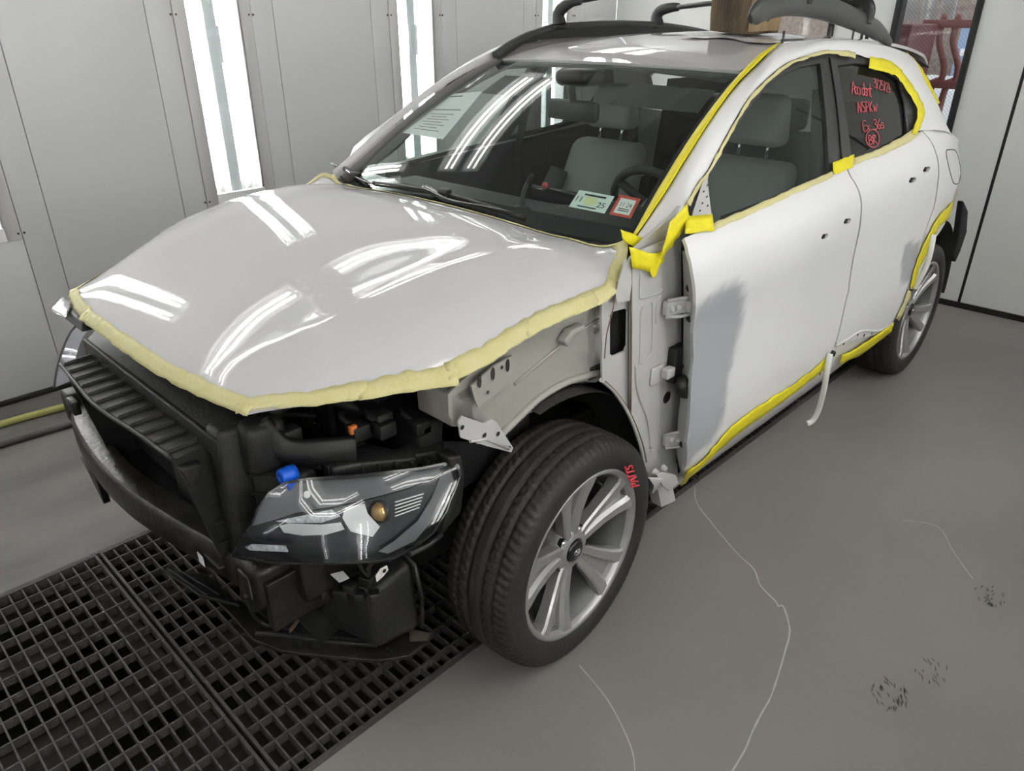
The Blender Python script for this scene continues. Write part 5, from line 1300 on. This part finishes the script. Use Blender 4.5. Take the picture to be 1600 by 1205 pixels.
for s in (-1, 1):
    MB().grid(lambda a, b: Vector((-.62 - 1.75 * a, s * (S(-.62 - 1.75 * a, zb(-.62 - 1.75 * a) - .02) - .05 - .02 * math.sin(b * PI)), .36 + (zb(-.62 - 1.75 * a) - (.385 if s > 0 else .46)) * b)), 14, 8).obj('door_lining', m_cabin, cab)
    # inside of the pillars
    MB().tube([Vector((p.x - .02, s * (abs(p.y) - (.045 if s < 0 else .03)), p.z - .04)) for p in resample(PIL_IN[:60], 14)], .03 if s < 0 else .018, 8).obj('pillar_trim', m_head if s < 0 else m_cabin, cab)
    MB().grid(lambda a, b: Vector((-1.32 - .06 * a - .10 * b, s * (S(-1.35 - .1 * b, 1.20 + .31 * b) - .045), 1.18 + .33 * b)), 2, 6).obj('pillar_trim', m_head, cab)
    MB().tube([Vector((-1.40, s * .66, 1.42)), Vector((-1.36, s * .72, 1.1)), Vector((-1.35, s * .72, .7))], .020, 8, flat=(.25, 1.2)).obj('seat_belt', m_cabin, cab)
    MB().grid(lambda a, b: Vector((-2.3 - .75 * a, s * (.62 - .06 * a - .08 * b), .65 + .70 * b)), 6, 6).obj('cargo_lining', m_cabin, cab)
mr = bbox('rear_view_mirror', (-.905, -.115, 1.305), (-.875, .115, 1.375), m_black, cab, bevel=.016)
MB().tube([(-.89, 0, 1.365), (-.88, 0, 1.41), (-.90, 0, 1.455)], .014, 8).obj('mirror_stem', m_black, cab)
bbox('sensor_housing', (-.98, -.07, 1.42), (-.86, .07, 1.475), m_black, cab, bevel=.02)
for y in (-.33, .36): MB().grid(lambda a, b: Wf((y - .16 + .32 * a) / .60, .93 - .16 * b) + Vector((-.02, 0, -.035 - .01 * b)), 6, 3).obj('sun_visor', m_cabin, cab)

# ---- wipers and cowl ----------------------------------------------------------------------------------------------------
cg = MB(); cg.grid(lambda a, b: Vector((-.22 - .09 * (2 * a - 1) ** 2 - .055 * b, -.66 + 1.32 * a, 1.072 + .012 * b)), 24, 3); cg.obj('cowl_grille', m_black, CAR)
def wiper(pts_blade, arm, label):
    w = empty('wiper'); w.parent = CAR; w['label'] = label
    up = Vector((.010, 0, .022))
    B = [Wf(*onP(px, py, fW, 0, .1)) + up for px, py in pts_blade]
    MB().tube(smooth_path(B, 5), .006, 8, flat=(.7, 1.4)).obj('blade_spine', m_black, w)
    MB().tube([p - Vector((.004, 0, .010)) for p in smooth_path(B, 5)], .004, 6).obj('rubber_edge', m_rubber, w)
    A = [Wf(*onP(px, py, fW, 0, .05)) + up * (1.0 + .5 * k / len(arm)) for k, (px, py) in enumerate(arm)]
    MB().tube(smooth_path(A, 5), [.010 - .0004 * i for i in range(len(smooth_path(A, 5)))], 8, flat=(.7, 1.2)).obj('arm', m_blackg, w)
    m = Wf(*onP(*pts_blade[len(pts_blade) // 2], fW, 0, .1)) + up * 1.3
    MB().box(m - Vector((.012, .022, .008)), m + Vector((.012, .022, .008))).obj('blade_clip', m_black, w, bevel=.003)
wiper([(588, 294), (640, 301), (700, 312), (760, 330), (824, 352)], [(668, 302), (690, 314), (712, 326), (760, 336), (815, 349)], 'long wiper lying along the windshield foot on the driver side')
wiper([(524, 263), (545, 274), (562, 284), (578, 295)], [(540, 268), (556, 282), (574, 294), (590, 300)], 'short wiper at the far windshield corner')

# ---- print helpers -----------------------------------------------------------------------------------------------------------
def text2d(body, size):
    cu = bpy.data.curves.new('t', 'FONT'); cu.body = body; cu.size = size; cu.align_x = 'CENTER'; cu.align_y = 'CENTER'; cu.resolution_u = 3
    o = bpy.data.objects.new('t', cu); COL.objects.link(o); dg = bpy.context.evaluated_depsgraph_get(); dg.update()
    me = o.evaluated_get(dg).to_mesh(); v = [tuple(p.co[:2]) for p in me.vertices]; f = [list(p.vertices) for p in me.polygons]
    o.evaluated_get(dg).to_mesh_clear(); bpy.data.objects.remove(o); bpy.data.curves.remove(cu)
    return v, f
def quad_map(c, lift):
    """unit square (0..1) to the surface patch given by four 3D corners bl, br, tr, tl"""
    n = (c[1] - c[0]).cross(c[3] - c[0]).normalized()
    return lambda u, v: c[0] * (1 - u) * (1 - v) + c[1] * u * (1 - v) + c[2] * u * v + c[3] * (1 - u) * v + n * lift
def decal(name, c, m, parent, lift, rect=(0, 0, 1, 1), n=4):
    q = quad_map(c, lift); mb = MB(); u0, v0, u1, v1 = rect
    mb.grid(lambda a, b: q(u0 + (u1 - u0) * a, v0 + (v1 - v0) * b), n, n); return mb.obj(name, m, parent, fix=False)
def print_text(name, body, size, pos, c, m, parent, lift, asp=1.0):
    v, f = text2d(body, size); q = quad_map(c, lift); mb = MB(); mb.add([q(pos[0] + x * asp, pos[1] + y) for x, y in v], f); return mb.obj(name, m, parent, fix=False)
onW = lambda px, py, d=.004: Wf(*onP(px, py, fW, .5, .2)) + Vector((-.45, 0, -.9)) * d
# stickers low on the driver's side of the windshield
c1 = [onW(888, 321), (onW(944, 332)), onW(960, 305), onW(905, 295)]
s1 = empty('inspection_sticker'); s1.parent = CAR; s1['label'] = 'pale green inspection sticker reading 11 25'
decal('sticker_base', c1, m_stk_g, s1, 0); decal('sticker_patch', c1, m_stk_y, s1, .0006, (.30, .30, .62, .70)); 
print_text('sticker_month', '11', .42, (.14, .5), c1, m_inkd, s1, .0010, .55); print_text('sticker_year', '25', .42, (.80, .36), c1, m_inkd, s1, .0010, .55)
decal('sticker_print', c1, m_inkd, s1, .0008, (.22, .76, .82, .86)); decal('sticker_print', c1, m_inkd, s1, .0008, (.2, .10, .72, .17))
c2 = [onW(951, 333), onW(985, 340), onW(1001, 309), onW(968, 302)]
s2 = empty('registration_sticker'); s2.parent = CAR; s2['label'] = 'red bordered registration sticker reading 11 24'
decal('sticker_base', c2, m_stk_r, s2, 0); decal('sticker_panel', c2, m_paper, s2, .0006, (.14, .12, .86, .86))
print_text('sticker_date', '11 24', .30, (.5, .55), c2, m_inkd, s2, .0010, .85)
for k in range(2): decal('sticker_print', c2, m_inkd, s2, .0008, (.25, .25 + k * .09, .75, .29 + k * .09))
# notice sheet taped inside the far side of the windshield
pc_ = [onW(627, 203, .012), onW(690, 213, .012), onW(752, 138, .012), onW(697, 143, .012)]
nt_ = empty('paper_notice'); nt_.parent = CAR; nt_['label'] = 'white printed notice sheet behind the far side of the windshield'
decal('sheet', pc_, m_paper, nt_, 0, n=6)
for k in range(7): decal('print_line', pc_, m_head, nt_, .0008, (.16 + .05 * (k % 3), .12 + .06 * k, .78 - .12 * (k % 2), .135 + .06 * k), 1)
decal('print_line', pc_, m_inkd, nt_, .0008, (.12, .58, .85, .60), 1); decal('print_line', pc_, m_inkd, nt_, .0008, (.2, .90, .55, .93), 1)
# hanging ornament / mount on the dash
sm = empty('dash_mount'); sm.parent = CAR; b0 = Vector((-.50, .12, 1.055))
hb = MB(); hb.lathe([(0, .03), (.025, .026), (.036, .012), (.040, 0)], 16, 'z', b0); hb.obj('base', m_black, sm)
MB().tube(smooth_path([b0 + Vector((0, 0, .02)), b0 + Vector((-.02, -.01, .06)), b0 + Vector((-.05, -.02, .09)), b0 + Vector((-.05, 0, .12))], 4), .008, 8).obj('arm', m_black, sm)
MB().lathe([(0, .006), (.010, .004), (.010, -.004), (0, -.006)], 14, 'x', b0 + Vector((-.07, .04, .09))).obj('red_badge', m_stk_r, sm)

# ---- red writing -------------------------------------------------------------------------------------------------------------
ink_r = mat('red_paint_marker', (.75, .13, .15), .5)
def scribble(name, strokes, org, sx, sy, skew, surf, m, parent, r=.0022):
    """strokes in a small letter grid, placed on a surface at a pixel origin with pixel scales"""
    mb = MB()
    for st in strokes:
        pts = []
        for x, y in st:
            px = org[0] + x * sx[0] + y * sy[0]; py = org[1] + x * sx[1] + y * sy[1]; p, n = surf(px, py); pts.append(p + n * .001)
        if len(pts) > 2: pts = smooth_path(pts, 3)
        mb.tube(pts, r, 6, flat=(1, 1))
    return mb.obj(name, m, parent, fix=False)
G = {'A': [[(0, 0), (.3, 1), (.6, 0)], [(.1, .4), (.55, .4)]], 'c': [[(.45, .5), (.2, .6), (.05, .3), (.2, 0), (.45, .1)]], 'i': [[(.15, .55), (.15, 0)], [(.15, .8), (.18, .84)]], 'd': [[(.45, .5), (.15, .55), (.05, .2), (.25, 0), (.45, .2)], [(.45, 1), (.45, 0)]], 'e': [[(.05, .3), (.45, .3), (.3, .6), (.05, .3), (.2, 0), (.45, .1)]],
     'n': [[(.05, .6), (.05, 0)], [(.05, .4), (.3, .6), (.45, .4), (.45, 0)]], 't': [[(.2, .95), (.2, .05), (.4, 0)], [(0, .6), (.42, .62)]], '3': [[(.05, .9), (.35, .95), (.4, .7), (.15, .52), (.45, .35), (.3, 0), (0, .08)]], '/': [[(.0, -.1), (.35, 1.05)]], '2': [[(.05, .8), (.3, 1), (.42, .7), (.0, .05), (.48, 0)]], '5': [[(.45, 1), (.1, 1), (.08, .55), (.38, .55), (.42, .15), (.05, 0)]],
     '1': [[(.2, 1), (.2, 0)]], '6': [[(.4, .95), (.1, .5), (.1, .1), (.35, 0), (.42, .3), (.12, .4)]], 'N': [[(0, 0), (.05, 1), (.4, 0), (.45, 1)]], 'S': [[(.45, .9), (.2, 1), (.05, .75), (.4, .4), (.35, .05), (.02, .1)]], 'P': [[(.05, 0), (.08, 1)], [(.08, 1), (.42, .85), (.35, .5), (.06, .48)]], 'K': [[(.05, 0), (.05, 1)], [(.42, .95), (.06, .45), (.42, 0)]], 'W': [[(0, .6), (.12, 0), (.25, .5), (.38, 0), (.55, .65)]], 'E': [[(.45, .95), (.05, .95), (.05, 0), (.45, .02)], [(.05, .5), (.38, .52)]], 'x': [[(.05, .55), (.4, 0)], [(.4, .55), (.05, 0)]],
     'B': [[(.05, 0), (.08, 1), (.38, .85), (.3, .55), (.08, .5), (.4, .4), (.38, .05), (.05, 0)]], 'R': [[(.05, 0), (.08, 1)], [(.08, 1), (.42, .82), (.1, .48), (.45, 0)]], 'T': [[(0, 1), (.5, 1)], [(.25, 1), (.25, 0)]], 's': [[(.35, .5), (.1, .55), (.1, .35), (.35, .25), (.3, .02), (.05, .05)]]}
def word(name, body, org, sx, sy, surf, m, parent, r=.0022, adv=.58):
    st = []
    for k, ch in enumerate(body):
        if ch == ' ': continue
        st += [[(x + k * adv, y) for x, y in s_] for s_ in G[ch]]
    return scribble(name, st, org, sx, sy, 0, surf, m, parent, r)
def surfG(px, py):
    p, n = surfS(px, py); return p - n * .012, n
word('writing', 'Accident', (1336, 144), (9.2, 1.4), (-1.5, -20), surfG, ink_r, rear_glass, .0014, .42)
word('writing', '3/25/21', (1371, 134), (8.2, 3.0), (-2, -15), surfG, ink_r, rear_glass, .0012, .46)
word('writing', 'NSPKW', (1346, 174), (11, -.8), (-1.5, -17), surfG, ink_r, rear_glass, .0014, .54)
word('writing', 'Ex 36s', (1354, 203), (12, -1.8), (-2, -16), surfG, ink_r, rear_glass, .0014, .46)
word('writing', 'BR', (1363, 224), (13, -2), (-2, -14), surfG, ink_r, rear_glass, .0014, .5)
scribble('writing_circle', [[(.5 + .78 * math.cos(t), .5 + .82 * math.sin(t)) for t in [k * .42 for k in range(16)]]], (1363, 224), (13, -2), (-2, -17), 0, surfG, ink_r, rear_glass, .0014)
surfT = lambda px, py: (at(px, py, 'y', .8445), Vector((0, 1, 0)))
word('chalk_mark', 'PATTS', (998, 759), (-4.0, -12.0), (-11.5, 3), surfT, m_mark, CAR, .0030, .56)['label'] = 'red chalk letters on the front tyre wall'

# ---- hanging strips ------------------------------------------------------------------------------------------------------------
MB().tube(smooth_path([at(1297, 553, 'y', .888), at(1293, 575, 'y', .90), at(1287, 610, 'y', .905), at(1279, 640, 'y', .90), at(1270, 657, 'y', .89), at(1261, 662, 'y', .88)], 6), .009, 8, flat=(.35, 1.2)).obj('loose_trim_strip', m_strip_w, CAR, label='white plastic strip dangling from the sill')
MB().tube(smooth_path([at(1459, 367, 'y', .90), at(1455, 390, 'y', .915), at(1448, 415, 'y', .915), at(1438, 435, 'y', .905), at(1430, 452, 'y', .895)], 6), .009, 8, flat=(.35, 1.2)).obj('loose_trim_strip', m_strip_w, CAR, label='white plastic strip hanging over the rear wheel')

# ---- roof rack, lifted on the driver's side and propped on a wood block --------------------------------------------------------------
m_rack = mat('rack_black', (.020, .020, .021), .38)
m_rail = mat('roof_rail_grey', (.055, .056, .058), .4)
m_wood = mat('weathered_wood', (.17, .12, .07), .85, bump=.8, bscale=12, var=.95, vscale=5, vcol=(.05, .035, .022), stretch=(3, 3, .5), detail=8)
m_wood2 = mat('pale_wood', (.40, .29, .16), .8, bump=.5, bscale=14, var=.9, vscale=6, vcol=(.20, .13, .07), stretch=(3, 3, .5), detail=8)
rack = empty('roof_rack', (-1.7, 0, 1.55), label='black roof rack with two crossbars, one rail lifted off the roof', cat='roof rack')
off = Vector((1.7, 0, -1.55))
def rk(mb): mb.v = [tuple(Vector(v) + off) for v in mb.v]; return mb
rr_ = smooth_path([(-1.05, -.555, 1.497), (-1.14, -.555, 1.535), (-1.28, -.555, 1.574), (-1.45, -.555, 1.598), (-1.8, -.55, 1.608), (-2.2, -.54, 1.598), (-2.6, -.52, 1.560), (-2.85, -.51, 1.51)], 6)
rk(MB().tube(rr_, .020, 10, flat=(.9, .8))).obj('roof_rail', m_rail, rack)
rk(MB().strip(rr_, [Vector((p.x, p.y + .012, Rf(p.x, p.y) + .004)) for p in rr_], (0, .01, 0))).obj('rail_skirt', m_rack, rack)
rlp = [(1172, 30), (1180, 22), (1200, 12), (1230, 6), (1262, 6), (1295, 13), (1330, 27), (1360, 42), (1378, 54), (1391, 68)]
lr_ = smooth_path([at(a, b, 'y', .545) for a, b in rlp], 5); n_ = len(lr_)
rad = [.010 + .014 * min(1, i / 6, (n_ - 1 - i) / 8) for i in range(n_)]
rk(MB().tube(lr_, rad, 10, flat=(1.5, .8))).obj('roof_rail', m_rail, rack)
rk(MB().strip(lr_[3:-3], [p + Vector((0, -.004, -.040 * math.sin(PI * (i + 1) / (n_ - 5)) ** .5)) for i, p in enumerate(lr_[3:-3])], (0, -.012, 0))).obj('rail_skirt', m_rail, rack)
for px, py in ((1300, 28), (1355, 55)):
    p = at(px, py, 'y', .54); rk(MB().lathe([(0, -.014), (.007, -.014), (.007, 0), (0, 0)], 10, 'z', p)).obj('rail_stud', m_rack, rack)
def foot(c, s, tilt=0.0):
    """curved tower foot: c on the rail, arm rising towards the car's middle"""
    P = smooth_path([c + Vector((0, -s * .004, -.012)), c + Vector((0, s * .004, .028)), c + Vector((0, -s * .02, .056)), c + Vector((0, -s * .075, .068 + tilt)), c + Vector((0, -s * .12, .070 + tilt))], 5)
    rk(MB().tube(P, [.038 - .0010 * i for i in range(len(P))], 12, flat=(.60, .95))).obj('foot', m_rack, rack)
    f_ = MB(); f_.box(c + Vector((-.05, -.018, -.03)), c + Vector((.05, .018, -.005))); rk(f_).obj('foot_clamp', m_rack, rack, bevel=.008)
    return P[-1]
a1 = foot(Vector((-1.44, -.555, 1.618)), -1, .012); b1 = foot(at(1256, 2, 'y', .545) + Vector((0, 0, .012)), 1, -.005)
a2 = foot(Vector((-2.17, -.545, 1.612)), -1); b2 = foot(at(1350, 34, 'y', .545) + Vector((0, 0, .012)), 1, -.012)
for a, b in ((a1, b1), (a2, b2)):
    mid = a.lerp(b, .5) + Vector((0, 0, .018)); rk(MB().tube(smooth_path([a, mid, b], 8), .015, 10, flat=(.75, 1.3))).obj('crossbar', m_rack, rack)
# block of wood under the lifted rail, on scraps of plastic film
wc = Vector((-1.59, .245, 0)); zt = Rf(wc.x, wc.y) + .012
wb = empty('wood_block', (wc.x, wc.y, zt), label='weathered wood post offcut standing on the roof under the rack rail', cat='wood block')
b = MB(); s_ = .112; P = []
e_ = 1e-2; nr_ = (fR(wc.x + e_, wc.y) - fR(wc.x, wc.y)).cross(fR(wc.x, wc.y + e_) - fR(wc.x, wc.y)).normalized()
wb.rotation_mode = 'QUATERNION'; wb.rotation_quaternion = Vector((0, 0, 1)).rotation_difference(nr_)     # stands square on the curved roof
R_ = Matrix.Rotation(math.radians(-17), 3, 'Z')
cor = [(-.085, -.10), (.085, -.10), (.085, .10), (-.085, .10)]
ring = []
for (x, y) in densify(cor, .035):
    ring.append(Vector((x, y, 0)))
rows = []
for k in range(9):
    z = .002 + k * .030; rows.append([R_ @ (p * (1 + .03 * math.sin(k * 1.7 + p.x * 40) - (.03 if k in (0, 8) else 0)) + Vector((.003 * math.sin(k * 2.1 + i), .003 * math.cos(k * 1.3 + i * 2), 0))) + Vector((0, 0, z)) for i, p in enumerate(ring)])
nr = len(ring); vs = [p for r in rows for p in r]; fs = [(k * nr + i, k * nr + (i + 1) % nr, (k + 1) * nr + (i + 1) % nr, (k + 1) * nr + i) for k in range(8) for i in range(nr)] + [list(range(nr))[::-1], [8 * nr + i for i in range(nr)]]
mid_ = MB(); mid_.add(vs, fs, False); mid_.obj('post_body', m_wood, wb, bevel=.004)
gr_f = [p for p in ring if p.y > .0999]
b = MB(); b.grid(lambda a, c: R_ @ Vector((-.078 + .156 * a, .1035 + .002 * math.sin(a * 9 + c * 7), .012 + .225 * c)), 5, 7); o = b.obj('pale_face', m_wood2, wb);  # paler wood colour over one face of the block
film = MB(); 
m_film = mat('plastic_film', (.80, .80, .80), .25)
fp = [(-1.15, .16), (-1.20, .50), (-1.36, .56), (-1.62, .52), (-1.60, .16), (-1.40, .10)]
MB().grid(lambda a, b: (lambda u, v: Vector((u, v, Rf(u, v) + .0055 + .002 * math.sin(u * 50) * math.sin(v * 41))))(-1.42 - .34 * a + .02 * math.sin(b * 9), .08 + .36 * b + .015 * math.sin(a * 11)), 22, 18).obj('plastic_film', m_film, CAR, label='crumpled white film on the roof under the wood block')
# studs left on the roof edge
for px, py in ((1223, 60), (1297, 52), (1332, 55)):
    p = at(px, py + 4, 'y', .545); MB().cyl(p + Vector((0, 0, -.03)), p + Vector((0, 0, .03)), .004, 8).obj('roof_stud', m_screw, CAR)
